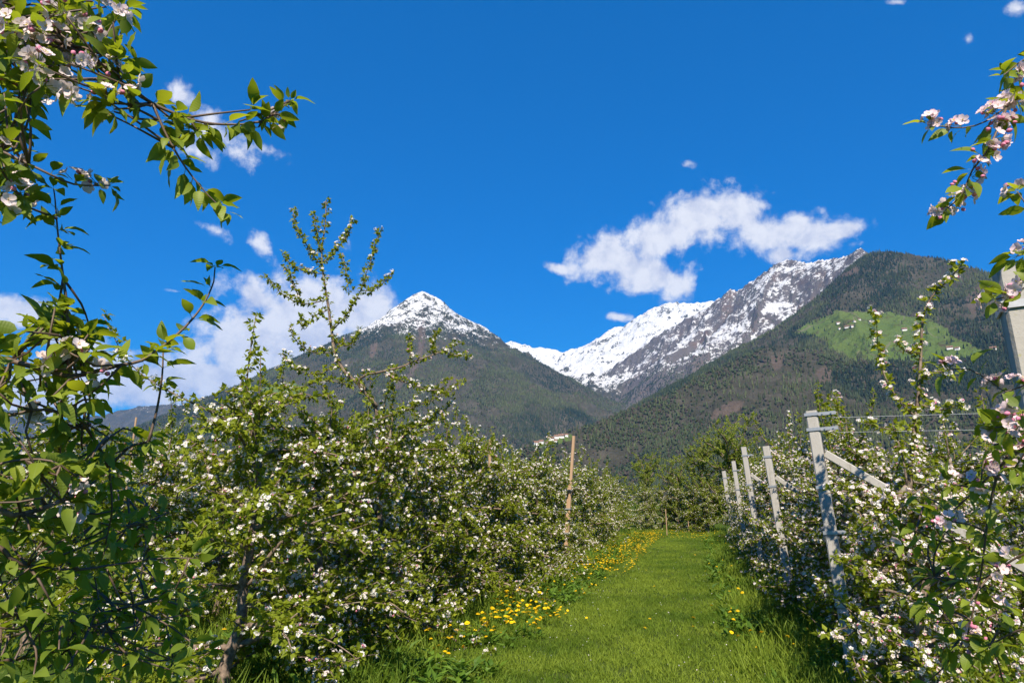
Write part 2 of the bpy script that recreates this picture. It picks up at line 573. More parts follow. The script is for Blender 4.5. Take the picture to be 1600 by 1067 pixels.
# one object for each massif, so that each can be named
MASSIF = {
    'snowy_peak': ('peak', 'peak_spur_a', 'peak_spur_b', 'peak_spur_c'),
    'blue_mountain_range': ('blue_range',),
    'snow_ridge': ('snow_range', 'snow_spur'),
    'rocky_ridge': ('rocky_ridge', 'rocky_spur_a', 'rocky_spur_b'),
    'wooded_mountain': ('wooded_mountain',),
    'wooded_hill': ('wooded_hill',),
}
LAND_LABEL = {
    'snowy_peak': 'pyramid shaped mountain with a snow covered summit and dark wooded flanks',
    'blue_mountain_range': 'distant bluish mountains half hidden under the cloud bank',
    'snow_ridge': 'white snow ridge closing the far end of the valley',
    'rocky_ridge': 'long rocky ridge speckled with snow rising towards the wooded mountain',
    'wooded_mountain': 'dark conifer covered mountain with a green meadow and farms on its slope',
    'wooded_hill': 'low wooded hill in front of the valley mouth, with a hamlet at its end',
}
P3 = np.stack([GX, GY, GZ], -1).reshape(-1, 3)
qz = GZ.reshape(-1)[quads].max(1)
qw = WHICH.reshape(-1)[quads[:, 0]]
EL = (GZ - CAM_H) / rs[None, :]
HOR = np.maximum.accumulate(EL, axis=1)
vis = (GZ + 70 - CAM_H) / rs[None, :] >= np.concatenate([HOR[:, :1], HOR[:, :-1]], 1)
qv = vis.reshape(-1)[quads].any(1)
tri_total = 0
for nm, members in MASSIF.items():
    sel = qv & np.isin(qw, [names.index(i) for i in members]) & (qz > -15)
    q = quads[sel]
    tri_total += 2 * len(q)
    used, inv = np.unique(q.ravel(), return_inverse=True)
    fl = lambda a: a.reshape(-1)[used]
    me = mesh_np(nm, P3[used], inv, np.full(len(q), 4), [m_land], smooth=True,
                 attrs={'snow': fl(snow), 'meadow': fl(meadow_s), 'scree': fl(scree_s), 'rock': fl(rockiness)})
    tag(link(nm, me), LAND_LABEL[nm], 'mountain' if 'hill' not in nm else 'hill', kind='structure')

# ---- forest on the slopes: conifers and bare or budding broadleaf trees
def forest_points(n_try, rmin, rmax, seed):
    g = np.random.default_rng(seed)
    a = g.uniform(AZ0 + .12, AZ1 - .01, n_try)
    r = np.sqrt(g.uniform(rmin ** 2, rmax ** 2, n_try))
    fa = (a - AZ0) / (AZ1 - AZ0) * (NA - 1)
    fr = np.interp(r, rs, np.arange(NR))
    ia, ir = fa.astype(int), np.minimum(fr.astype(int), NR - 2)
    ta, tr = fa - ia, fr - ir
    def samp(A_):
        return (A_[ia, ir] * (1 - ta) * (1 - tr) + A_[ia + 1, ir] * ta * (1 - tr) + A_[ia, ir + 1] * (1 - ta) * tr + A_[ia + 1, ir + 1] * ta * tr)
    z = samp(GZ)
    x, y = r * np.sin(a), r * np.cos(a)
    facing = samp(dzdr) + .12                      # slopes that look towards the valley
    sl = samp(SLOPE)
    sn = samp(snow)
    md = samp(meadow_s)
    sc = samp(scree_s)
    rk = samp(rockiness)
    keep = (z > 2) & (facing > 0) & ((md < .3) | (g.random(n_try) < .035) | ((md < .8) & (g.random(n_try) < .3))) & ((sc < .3) | (g.random(n_try) < .22))
    clump = fbm(x / 220, y / 220, 4, 200)
    keep &= g.random(n_try) < np.clip((clump - .33) * 5, .12, 1)
    keep &= g.random(n_try) < np.clip(.35 - sn * .9, 0, 1) + (sn < -.3)
    keep &= g.random(n_try) < 1 - .86 * rk * np.clip((z - 700) / 700, 0.2, 1)
    keep &= WHICH[ia, ir] != names.index('blue_range')
    keep &= ~np.isin(WHICH[ia, ir], [names.index('snow_range'), names.index('snow_spur')]) | (g.random(n_try) < .15)
    # what lies behind a nearer crest is left bare
    el_ = (GZ - CAM_H) / rs[None, :]
    hor = np.maximum.accumulate(el_, axis=1)
    keep &= (z + 60) / r > hor[ia, np.maximum(ir - 1, 0)]
    return x[keep], y[keep], z[keep], g, samp(forest_tone)[keep]


CON_V = []
def cone_template(tiers, seg):
    v, f = [], []
    for (z0, r0, z1) in tiers:
        o = len(v)
        for k in range(seg):
            a_ = 2 * math.pi * k / seg
            v.append((r0 * math.cos(a_), r0 * math.sin(a_), z0))
        v.append((0, 0, z1))
        f += [(o + k, o + (k + 1) % seg, o + seg) for k in range(seg)]
    return np.array(v), np.array(f)


def scatter(tv, tf, pos_, scale_xy, scale_z, rot, g, jitter=.12):
    n, k = len(pos_), len(tv)
    c, s_ = np.cos(rot)[:, None], np.sin(rot)[:, None]
    x = (tv[None, :, 0] * c - tv[None, :, 1] * s_)
    y = (tv[None, :, 0] * s_ + tv[None, :, 1] * c)
    z = np.repeat(tv[None, :, 2], n, 0)
    V = np.stack([x * scale_xy[:, None], y * scale_xy[:, None], z * scale_z[:, None]], -1)
    V += g.normal(0, jitter, V.shape) * scale_xy[:, None, None]
    V += pos_[:, None, :]
    F = tf[None] + (np.arange(n) * k)[:, None, None]
    return V.reshape(-1, 3), F.reshape(-1, tf.shape[1])


m_forest, t = new_mat('hillside_trees')
tint = t.n('ShaderNodeAttribute', attribute_name='tint').outputs['Color']
out(t, t.n('ShaderNodeBsdfDiffuse', i_Color=tint).outputs[0])
near_t = cone_template([(0.05, .5, .65), (.40, .36, 1.0)], 5)
far_t = cone_template([(0.0, .5, 1.0)], 5)
blob_v = np.array([(0, 0, .05), (.5, 0, .45), (0, .5, .5), (-.5, 0, .45), (0, -.5, .5), (.1, 0, 1.0)])
blob_f = np.array([(0, 2, 1), (0, 3, 2), (0, 4, 3), (0, 1, 4), (5, 1, 2), (5, 2, 3), (5, 3, 4), (5, 4, 1)])
for nm, n_try, rmin, rmax, seed in (('hill_forest', 150000, 1250, 3100, 301), ('mountain_forest', 135000, 3100, 4700, 302),
                                    ('peak_forest', 230000, 4700, 7800, 303)):
    x, y, z, g, tone = forest_points(n_try, rmin, rmax, seed)
    n = len(x)
    print(nm, n)
    pz = np.stack([x, y, z - 1.5], -1)
    broad = g.random(n) < np.clip((tone - .44) * 5, .10, .8) * (1.0 if rmax < 4000 else .5 if rmax < 6000 else .3)
    hgt = g.uniform(15, 27, n)
    hue = g.random(n)[:, None]
    stand = np.clip((fbm(x / 330, y / 330, 4, 611) - .38) * 4.5, 0, 1)[:, None]
    hue = np.clip(hue * .35 + stand * .8, 0, 1)
    dark = np.array([(.012, .022, .016)]) * (1 - hue) + np.array([(.062, .074, .034)]) * hue
    dark *= g.uniform(.6, 1.5, (n, 1))
    vs_, fs_, cs_, off = [], [], [], 0
    ci = ~broad
    V, F = scatter(*(near_t if rmax < 4000 else far_t), pz[ci], g.uniform(6, 9, ci.sum()), hgt[ci], g.uniform(0, 6.28, ci.sum()), g, .05)
    kk = len(V) // max(1, ci.sum())
    vs_.append(V); fs_.append(F); cs_.append(np.repeat(dark[ci], kk, 0)); off += len(V)
    bi = broad
    pick = g.random(bi.sum())
    bc = np.where((pick < .45)[:, None], np.array([(.046, .060, .027)]), np.where((pick < .72)[:, None], np.array([(.056, .047, .037)]), np.array([(.036, .049, .024)])))
    bc = bc * g.uniform(.7, 1.2, (bi.sum(), 1))
    V, F = scatter(blob_v, blob_f, pz[bi], g.uniform(7, 12, bi.sum()), hgt[bi] * .72, g.uniform(0, 6.28, bi.sum()), g, .09)
    vs_.append(V); fs_.append(F + off); cs_.append(np.repeat(bc, 6, 0))
    V, F, C = np.concatenate(vs_), np.concatenate(fs_), np.concatenate(cs_)
    C4 = np.concatenate([C, np.ones((len(C), 1))], 1)
    tri_total += len(F)
    print('tris so far', tri_total)
    me = mesh_np(nm, V, F.ravel(), np.full(len(F), 3), [m_forest], colors={'tint': C4})
    tag(link(nm, me), {'hill_forest': 'mixed conifer and budding forest covering the low hill', 'mountain_forest': 'dark conifer forest on the mountain around the meadow',
                       'peak_forest': 'distant conifer forest on the flanks of the snowy peak'}[nm], 'forest', kind='stuff')
# ================================================================== THE ORCHARD FLOOR
m_soil, t = new_mat('orchard_ground')
pos = t.n('ShaderNodeNewGeometry').outputs['Position']
c = t.mix(t.noise(pos, 1.7, 5, .6), (.035, .055, .014, 1), (.07, .095, .022, 1))
c = t.mix(t.step(t.noise(pos, 0.35, 3, .5), .45, .65), c, (.05, .085, .016, 1))
bp = t.n('ShaderNodeBump', i_Strength=.6, i_Distance=.03, i_Height=t.noise(pos, 30, 3, .6))
out(t, t.n('ShaderNodeBsdfDiffuse', i_Color=c, i_Normal=bp.outputs[0]).outputs[0])
# one sheet to the horizon, finely divided near the viewer
gx = np.concatenate([-np.geomspace(20000, 14, 22), np.linspace(-12, 12, 97), np.geomspace(14, 20000, 22)])
gy = np.concatenate([[-3000, -400, -60, -12], np.linspace(-4, 46, 160), np.geomspace(48, 20000, 26)])
XX, YY = np.meshgrid(gx, gy, indexing='ij')


def ground_z(x, y):
    near = np.exp(-((np.clip(np.abs(x) - 12, 0, None) / 10) ** 2)) * np.exp(-(np.clip(y - 46, 0, None) / 20) ** 2)
    row = np.exp(-((x - 1.6) / .55) ** 2) + np.exp(-((x + 3.7) / .6) ** 2)
    return near * (.05 * row + .05 * (fbm(x / 1.7, y / 1.7, 3, 400) - .5) - .02 * np.exp(-((x + 1.75) / .22) ** 2) - .02 * np.exp(-((x + .1) / .22) ** 2))


ZZ = ground_z(XX, YY)
gi = np.arange(XX.size).reshape(XX.shape)
gq = np.stack([gi[:-1, :-1], gi[1:, :-1], gi[1:, 1:], gi[:-1, 1:]], -1).reshape(-1, 4)
me = mesh_np('ground', np.stack([XX, YY, ZZ], -1).reshape(-1, 3), gq.ravel(), np.full(len(gq), 4), [m_soil], smooth=True)
tag(link('ground', me), 'grassy orchard floor running to the foot of the mountains', 'ground', kind='structure')


# ------------------------------------------------------------------ plant materials
def leaf_mat(name, dark, light, back, transl=.38, rough=.42, spec=.4):
    """leaf blade: reflected part and light coming through"""
    m, t = new_mat(name)
    tv = t.n('ShaderNodeAttribute', attribute_name='tint').outputs['Fac']
    rnd = t.n('ShaderNodeObjectInfo').outputs['Random']
    k = t.m('ADD', tv, t.m('MULTIPLY', t.m('SUBTRACT', rnd, .5), .25), clamp=True)
    col = t.mix(k, dark, light)
    pr = t.n('ShaderNodeBsdfPrincipled', i_Base_Color=col, i_Roughness=rough)
    pr.inputs['Specular IOR Level'].default_value = spec
    tr = t.n('ShaderNodeBsdfTranslucent', i_Color=t.mix(k, tuple(x * .75 for x in back[:3]) + (1,), back))
    out(t, t.n('ShaderNodeMixShader', i_0=transl, i_1=pr.outputs[0], i_2=tr.outputs[0]).outputs[0])
    return m


M_LEAF = leaf_mat('apple_leaf', (.100, .145, .011, 1), (.255, .300, .026, 1), (.45, .49, .02, 1), .43, .5, .18)
M_GRASS = leaf_mat('grass_blade', (.070, .128, .012, 1), (.195, .262, .030, 1), (.27, .38, .02, 1), .36, .6, .15)
M_WEED = leaf_mat('weed_leaf', (.050, .110, .012, 1), (.13, .22, .022, 1), (.20, .34, .02, 1), .35, .55, .22)


def petal_mat(name, a, b, transl=.35):
    m, t = new_mat(name)
    tv = t.n('ShaderNodeAttribute', attribute_name='tint').outputs['Fac']
    col = t.mix(tv, a, b)
    pr = t.n('ShaderNodeBsdfPrincipled', i_Base_Color=col, i_Roughness=.6)
    pr.inputs['Specular IOR Level'].default_value = .2
    tr = t.n('ShaderNodeBsdfTranslucent', i_Color=col)
    out(t, t.n('ShaderNodeMixShader', i_0=transl, i_1=pr.outputs[0], i_2=tr.outputs[0]).outputs[0])
    return m


M_PETAL = petal_mat('blossom_petal', (.80, .79, .77, 1), (.80, .52, .60, 1))
M_BUD = petal_mat('blossom_bud', (.62, .17, .30, 1), (.72, .30, .42, 1), .2)
M_STAMEN = petal_mat('stamen', (.62, .50, .10, 1), (.50, .45, .12, 1), .1)
M_YELLOW = petal_mat('dandelion_ray', (.80, .54, .008, 1), (.82, .64, .015, 1), .2)

m_bark, t = new_mat('apple_bark')
pos = t.n('ShaderNodeTexCoord').outputs['Object']
n_ = t.noise(pos, 26, 6, .65)
c = t.mix(t.step(n_, .35, .68), (.075, .052, .038, 1), (.25, .185, .14, 1))
c = t.mix(t.step(t.noise(pos, 7, 4, .6), .55, .7), c, (.20, .20, .14, 1))
bp = t.n('ShaderNodeBump', i_Strength=.8, i_Distance=.006, i_Height=n_)
pr = t.n('ShaderNodeBsdfPrincipled', i_Base_Color=c, i_Roughness=.85, i_Normal=bp.outputs[0])
out(t, pr.outputs[0])
M_BARK = m_bark
m_twig, t = new_mat('young_twig')
pos = t.n('ShaderNodeTexCoord').outputs['Object']
c = t.mix(t.noise(pos, 40, 4, .6), (.05, .034, .024, 1), (.14, .09, .06, 1))
out(t, t.n('ShaderNodeBsdfPrincipled', i_Base_Color=c, i_Roughness=.6).outputs[0])
M_TWIG = m_twig


def unit(a):
    return a / np.maximum(np.linalg.norm(a, axis=-1, keepdims=True), 1e-9)


# ------------------------------------------------------------------ blades in bulk
def place_blades(tv, tf, pos_, axis, normal, length, width):
    """template x along the blade, y across, z along the normal"""
    a = unit(axis)
    n = unit(normal - a * (normal * a).sum(-1, keepdims=True))
    b = np.cross(n, a)
    V = (pos_[:, None, :] + a[:, None, :] * (tv[None, :, 0, None] * length[:, None, None])
         + b[:, None, :] * (tv[None, :, 1, None] * width[:, None, None]) + n[:, None, :] * (tv[None, :, 2, None] * length[:, None, None]))
    F = tf[None] + (np.arange(len(pos_)) * len(tv))[:, None, None]
    return V.reshape(-1, 3), F.reshape(-1, tf.shape[1])


LEAF_V = np.array([(0, 0, 0), (.42, .5, .07), (.42, -.5, .07), (.5, 0, -.01), (1, 0, -.13)], float)
LEAF_F = np.array([(0, 2, 3), (0, 3, 1), (2, 4, 3), (3, 4, 1)])
PETAL_V = np.array([(.1, 0, 0), (.65, .42, .16), (.65, -.42, .16), (1.0, 0, .22)], float)
PETAL_F = np.array([(0, 2, 1), (2, 3, 1)])
BLADE_V = np.array([(0, .5, 0), (0, -.5, 0), (.55, .38, .02), (.55, -.38, .02), (1, 0, -.22)], float)
BLADE_F4 = np.array([(0, 1, 3), (0, 3, 2), (2, 3, 4)])


def rand_dir(g, n):
    return unit(g.normal(size=(n, 3)))


# ------------------------------------------------------------------ grass
def grass_mesh(name, P, hmin, hmax, width, g, lean=.5, mat=None, per=9, spread=.05):
    n = len(P)
    pos_ = np.repeat(P, per, 0) + np.concatenate([g.normal(0, spread, (n * per, 2)), np.zeros((n * per, 1))], 1)
    ax = np.concatenate([g.normal(0, lean, (n * per, 2)), np.ones((n * per, 1))], 1)
    nor = np.concatenate([g.normal(0, 1, (n * per, 2)), np.zeros((n * per, 1))], 1)
    L = g.uniform(hmin, hmax, n * per) * np.repeat(g.uniform(.7, 1.3, n), per)
    W = np.full(n * per, width) * g.uniform(.7, 1.3, n * per)
    V, F = place_blades(BLADE_V, BLADE_F4, pos_, ax, nor, L, W)
    # patches: yellower and darker areas of the sward
    patch = fbm(pos_[:, 0] / .8, pos_[:, 1] / .8, 3, 900)
    tint = np.clip(g.normal(.45, .18, n * per) + (patch - .5) * 1.8, 0, 1)
    return mesh_np(name, V, F.ravel(), np.full(len(F), 3), [mat or M_GRASS], attrs={'tint': np.repeat(tint, 5)})


def on_ground(x, y):
    return np.stack([x, y, ground_z(x, y)], -1)


def strip_points(g, n, x0, x1, y0, y1, edge=None):
    """denser near the viewer, thinning with distance"""
    y = y0 * (y1 / y0) ** g.random(n)
    x = g.uniform(x0, x1, n)
    return x, y


g = np.random.default_rng(5)
x, y = strip_points(g, 13000, -2.75, .75, 5.6, 38)
me = grass_mesh('grass', on_ground(x, y), .045, .10, .0075, g, .55, per=8, spread=.045)
tag(link('grass', me), 'short mown grass of the path between the tree rows', 'grass', kind='stuff')
# long grass under the rows
xs, ys = [], []
for x0, x1, y0, y1, n in ((-5.2, -2.3, 4.5, 36, 5200), (.35, 3.2, 4.0, 34, 6500), (-10, -5.2, 5.5, 26, 1800), (3.2, 7, 5, 26, 1500), (-3.4, 1.6, 34, 44, 500)):
    x, y = strip_points(g, n, x0, x1, y0, y1)
    keep = (x > -2.75 + .35 * (fbm(y / .9, x, 2, 61) - .5)) & (x < .55 + .8 * (fbm(y / 1.1, x, 2, 62) - .5)) & (y < 33)
    xs.append(x[~keep]); ys.append(y[~keep])
x, y = np.concatenate(xs), np.concatenate(ys)
me = grass_mesh('long_grass', on_ground(x, y), .14, .34, .013, g, .42, per=6, spread=.08)
tag(link('long_grass', me), 'long unmown grass growing under the apple trees', 'grass', kind='stuff')

# broad-leaved weeds and dandelion rosettes
xs, ys = [], []
for x0, x1, y0, y1, n in ((-5.6, -2.05, 5, 30, 1900), (.2, 3.0, 4.2, 30, 1700)):
    x, y = strip_points(g, n, x0, x1, y0, y1)
    k = fbm(x / .9, y / .9, 3, 77) > .43
    xs.append(x[k]); ys.append(y[k])
x, y = np.concatenate(xs), np.concatenate(ys)
n, per = len(x), 9
P = np.repeat(on_ground(x, y), per, 0)
P[:, 2] += g.random(n * per) * np.repeat(g.uniform(.0, .22, n), per)
P[:, :2] += g.normal(0, .03, (n * per, 2))
ang = g.uniform(0, 6.28, n * per)
ax = np.stack([np.cos(ang), np.sin(ang), g.uniform(.15, 1.2, n * per)], -1)
V, F = place_blades(LEAF_V, LEAF_F, P, ax, np.tile([(0, 0, 1.)], (n * per, 1)) + g.normal(0, .3, (n * per, 3)), g.uniform(.07, .20, n * per), g.uniform(.03, .065, n * per))
me = mesh_np('weeds', V, F.ravel(), np.full(len(F), 3), [M_WEED], attrs={'tint': np.repeat(np.clip(g.normal(.45, .25, n * per), 0, 1), 5)})
tag(link('weeds', me), 'broad leaved weeds and dandelion leaves under the trees', 'weeds', kind='stuff')

# ------------------------------------------------------------------ dandelions
def dandelion_mesh(seed):
    q = np.random.default_rng(seed)
    b = MB()
    h = q.uniform(.12, .24)
    lean = Vector((q.normal(0, .03), q.normal(0, .03), 0))
    b.tube([(0, 0, 0), (lean.x * .4, lean.y * .4, h * .5), (lean.x, lean.y, h)], [.0028, .0025, .0024], 4, 0, False)
    top = Vector((lean.x, lean.y, h))
    nrm = Vector((q.normal(0, .35), q.normal(0, .35) - .1, 1)).normalized()
    e1 = nrm.orthogonal().normalized()
    e2 = nrm.cross(e1)
    for r_, dz, k in ((.021, .004, 11), (.014, .011, 8)):
        ring = [top + nrm * (dz + q.normal(0, .0015)) + (e1 * math.cos(6.2832 * i / k) + e2 * math.sin(6.2832 * i / k)) * r_ * q.uniform(.82, 1.12) for i in range(k)]
        vs_ = [top + nrm * (dz + .003)] + ring
        b.add(vs_, [(0, 1 + i, 1 + (i + 1) % k) for i in range(k)], 1)
    return b.mesh('dandelion', [M_GRASS, M_YELLOW])


DAND = [dandelion_mesh(900 + i) for i in range(8)]
pts = []
def dand_area(n, x0, x1, y0, y1, thr, seed):
    x, y = strip_points(g, n, x0, x1, y0, y1)
    k = (fbm(x / .8, y / .8, 3, seed) > thr)
    return list(zip(x[k], y[k]))
AREAS = [
    (dand_area(700, -3.0, -1.8, 6.9, 11.0, .46, 501)[:160], 'yellow dandelion flower on the verge left of the path, near the camera', 'dandelions on the left verge'),
    (dand_area(260, -3.1, -1.85, 11.0, 16.5, .47, 508)[:62], 'yellow dandelion flower on the left verge just before the tall wooden stake', 'dandelions before the wooden stake'),
    (dand_area(80, .25, 1.1, 7.5, 15, .48, 502)[:26], 'yellow dandelion flower in the long grass below the concrete posts', 'dandelions below the concrete posts'),
    (dand_area(30, -1.6, .2, 8, 20, .55, 503)[:10], 'lone yellow dandelion flower out on the mown path', 'dandelions on the mown path'),
    (dand_area(120, -6, -3.3, 5.2, 9, .42, 504)[:40], 'yellow dandelion flower in the shade under the left apple trees', 'dandelions under the left apple trees'),
]
di = 0
for near_d, lab, grp in AREAS:
    gg = np.array(near_d)
    zz = ground_z(gg[:, 0], gg[:, 1])
    for i, (x, y) in enumerate(near_d):
        o = link('dandelion', DAND[di % 8], None, (x, y, zz[i] - .005))
        di += 1
        o.rotation_euler = (0, 0, random.uniform(0, 6.28))
        sc = random.uniform(.95, 1.5)
        o.scale = (sc, sc, sc * random.uniform(.7, 1.1))
        tag(o, lab, 'dandelion', grp)
far_d = dand_area(1500, -3.4, -1.6, 15.5, 36, .42, 505) + dand_area(200, -1.5, 1.2, 30, 38, .35, 506) + dand_area(50, .2, 1.2, 15, 30, .5, 507)
fb_v, fb_f, off = [], [], 0
dv = np.array([v.co[:] for v in DAND[0].vertices])
for me_ in (0,):
    polys = [tuple(p.vertices) for p in DAND[0].polygons]
    mi0 = [p.material_index for p in DAND[0].polygons]
    loops, counts, mis, vv = [], [], [], []
    for (x, y) in far_d:
        a = random.uniform(0, 6.28)
        ca, sa, sc = math.cos(a), math.sin(a), random.uniform(.9, 1.4)
        q = dv * sc
        vv.append(np.stack([q[:, 0] * ca - q[:, 1] * sa + x, q[:, 0] * sa + q[:, 1] * ca + y, q[:, 2] + float(ground_z(np.array(x), np.array(y)))], -1))
        for p_, m_ in zip(polys, mi0):
            loops += [i + off for i in p_]
            counts.append(len(p_))
            mis.append(m_)
        off += len(dv)
me = mesh_np('distant_dandelions', np.concatenate(vv), loops, np.array(counts), [M_GRASS, M_YELLOW], mis)
tag(link('distant_dandelions', me), 'yellow haze of dandelions along the far end of the path', 'dandelions', kind='stuff')

# ------------------------------------------------------------------ petals fallen on the grass
n = 1500
x = np.concatenate([g.normal(-2.7, .8, n // 2), g.normal(1.0, .7, n - n // 2)])
y = 5.8 * (30 / 5.8) ** g.random(n)
P = on_ground(x, y)
P[:, 2] += g.uniform(.03, .10, n)
V, F = place_blades(PETAL_V, PETAL_F, P, np.concatenate([g.normal(0, 1, (n, 2)), g.normal(0, .3, (n, 1))], 1), np.array([(0, 0, 1.)]) + g.normal(0, .4, (n, 3)), np.full(n, .017), np.full(n, .015))
me = mesh_np('fallen_petals', V, F.ravel(), np.full(len(F), 3), [M_PETAL], attrs={'tint': np.repeat(np.clip(g.normal(.1, .2, n), 0, 1), 4)})
tag(link('fallen_petals', me), 'white petals fallen on the grass beside the rows', 'petals', kind='stuff')
# ================================================================== APPLE TREES
def bezier_limb(p0, d0, L, droop, g, n=7):
    pts = [Vector(p0)]
    d = Vector(d0).normalized()
    st = L / n
    for i in range(n):
        d = (d + Vector((g.normal(0, .16), g.normal(0, .16), g.normal(0, .10) - droop * (i / n)))).normalized()
        pts.append(pts[-1] + d * st)
    return pts


class Foliage:
    """rosettes of leaves and blossom clusters gathered for one crown"""
    def __init__(self, g):
        self.g = g
        self.spur_p, self.spur_d, self.spur_k = [], [], []

    def along(self, pts, gap, start=0.0, kind=0, side=1.0):
        g = self.g
        acc_, nxt = 0.0, start
        for a, b in zip(pts[:-1], pts[1:]):
            seg = (b - a).length
            if seg < 1e-6:
                continue
            tdir = (b - a) / seg
            while nxt <= acc_ + seg:
                p = a + tdir * (nxt - acc_)
                r_ = Vector(g.normal(size=3))
                r_ = (r_ - tdir * r_.dot(tdir)).normalized()
                d = (r_ * side + tdir * .5 + Vector((0, 0, .45))).normalized()
                self.spur_p.append(p + d * g.uniform(.01, .05))
                self.spur_d.append(d)
                self.spur_k.append(kind)
                nxt += gap * g.uniform(.55, 1.45)
            acc_ += seg

    def build(self, name, bloom, pink, leaf_len=(.027, .071), leaves=7, flowers=4, petal=.0175):
        g = self.g
        P, D = np.array([p[:] for p in self.spur_p]), np.array([d[:] for d in self.spur_d])
        n = len(P)
        K = np.array(self.spur_k)
        # leaves
        per = leaves
        A = np.repeat(D, per, 0) * g.uniform(.15, .9, (n * per, 1)) + rand_dir(g, n * per) * .95 + np.array([(0, 0, -.06)])
        N = np.array([(0, 0, .9)]) + rand_dir(g, n * per) * .75 + np.repeat(D, per, 0) * .4
        L = g.uniform(leaf_len[0], leaf_len[1], n * per)
        Q = np.repeat(P, per, 0) + unit(A) * .006
        V, F = place_blades(LEAF_V, LEAF_F, Q, A, N, L, L * g.uniform(.52, .72, n * per))
        tone = np.clip(g.normal(.45, .2, n * per) + np.repeat(g.normal(0, .16, n), per), 0, 1)
        crown = mesh_np(name + '_crown', V, F.ravel(), np.full(len(F), 3), [M_LEAF], attrs={'tint': np.repeat(tone, 5)})
        # blossom clusters come in drifts
        drift = fbm(P[:, 0] * 2.2 + 7, P[:, 2] * 2.2 + P[:, 1] * 1.7, 3, 31)
        has = (g.random(n) < bloom * np.clip((drift - .3) * 4.5, .1, 2.0)) & (K == 0)
        C, CD = P[has], D[has]
        m = len(C)
        fl = flowers
        FD = unit(np.repeat(CD, fl, 0) * .7 + rand_dir(g, m * fl) * .8 + np.array([(0, -.12, .35)]))
        FP = np.repeat(C + CD * .028, fl, 0) + FD * g.uniform(.012, .034, (m * fl, 1))
        ref = unit(np.cross(FD, rand_dir(g, m * fl)))
        ref2 = np.cross(FD, ref)
        pv_, pa_, pn_ = [], [], []
        for k in range(5):
            a = 2 * math.pi * k / 5
            pa_.append(ref * math.cos(a) + ref2 * math.sin(a) + FD * .18)
        PA = np.stack(pa_, 1).reshape(-1, 3)
        PN = np.repeat(FD, 5, 0)
        PP = np.repeat(FP, 5, 0)
        pl = np.repeat(g.uniform(petal * .8, petal * 1.12, m * fl), 5)
        V1, F1 = place_blades(PETAL_V, PETAL_F, PP, PA, PN, pl, pl * .92)
        t1 = np.repeat(np.clip(g.normal(pink, .18, m * fl), 0, 1), 20)
        # the yellow hearts
        hv = np.array([(0, 0, .004), (.0045, 0, .003), (-.0022, .0039, .003), (-.0022, -.0039, .003)])
        V2 = (FP[:, None, :] + ref[:, None] * hv[None, :, 0, None] + ref2[:, None] * hv[None, :, 1, None] + FD[:, None] * hv[None, :, 2, None]).reshape(-1, 3)
        F2 = (np.array([(1, 2, 3)])[None] + (np.arange(m * fl) * 4)[:, None, None]).reshape(-1, 3)
        # pink buds
        nb_ = int(m * 1.2 * (0.25 + pink * 2))
        if nb_ and m:
            pick = g.integers(0, m, nb_)
            BD = unit(CD[pick] + rand_dir(g, nb_) * .8)
            BP = C[pick] + CD[pick] * .03 + BD * .02
            br = g.uniform(.005, .0085, nb_)
            ov = np.array([(1, 0, 0), (-1, 0, 0), (0, 1, 0), (0, -1, 0), (0, 0, 1.3), (0, 0, -1.3)])
            V3 = (BP[:, None, :] + ov[None] * br[:, None, None]).reshape(-1, 3)
            F3 = (np.array([(0, 2, 4), (2, 1, 4), (1, 3, 4), (3, 0, 4), (2, 0, 5), (1, 2, 5), (3, 1, 5), (0, 3, 5)])[None] + (np.arange(nb_) * 6)[:, None, None]).reshape(-1, 3)
        else:
            V3, F3 = np.zeros((0, 3)), np.zeros((0, 3), int)
        VV = np.concatenate([V1, V2, V3])
        FF = np.concatenate([F1, F2 + len(V1), F3 + len(V1) + len(V2)])
        mi = np.concatenate([np.zeros(len(F1)), np.ones(len(F2)), np.full(len(F3), 2)])
        tt = np.concatenate([t1, np.full(len(V2), .4), g.random(len(V3))])
        blossom = mesh_np(name + '_blossom', VV, FF.ravel(), np.full(len(FF), 3), [M_PETAL, M_STAMEN, M_BUD], mi, attrs={'tint': tt})
        return crown, blossom


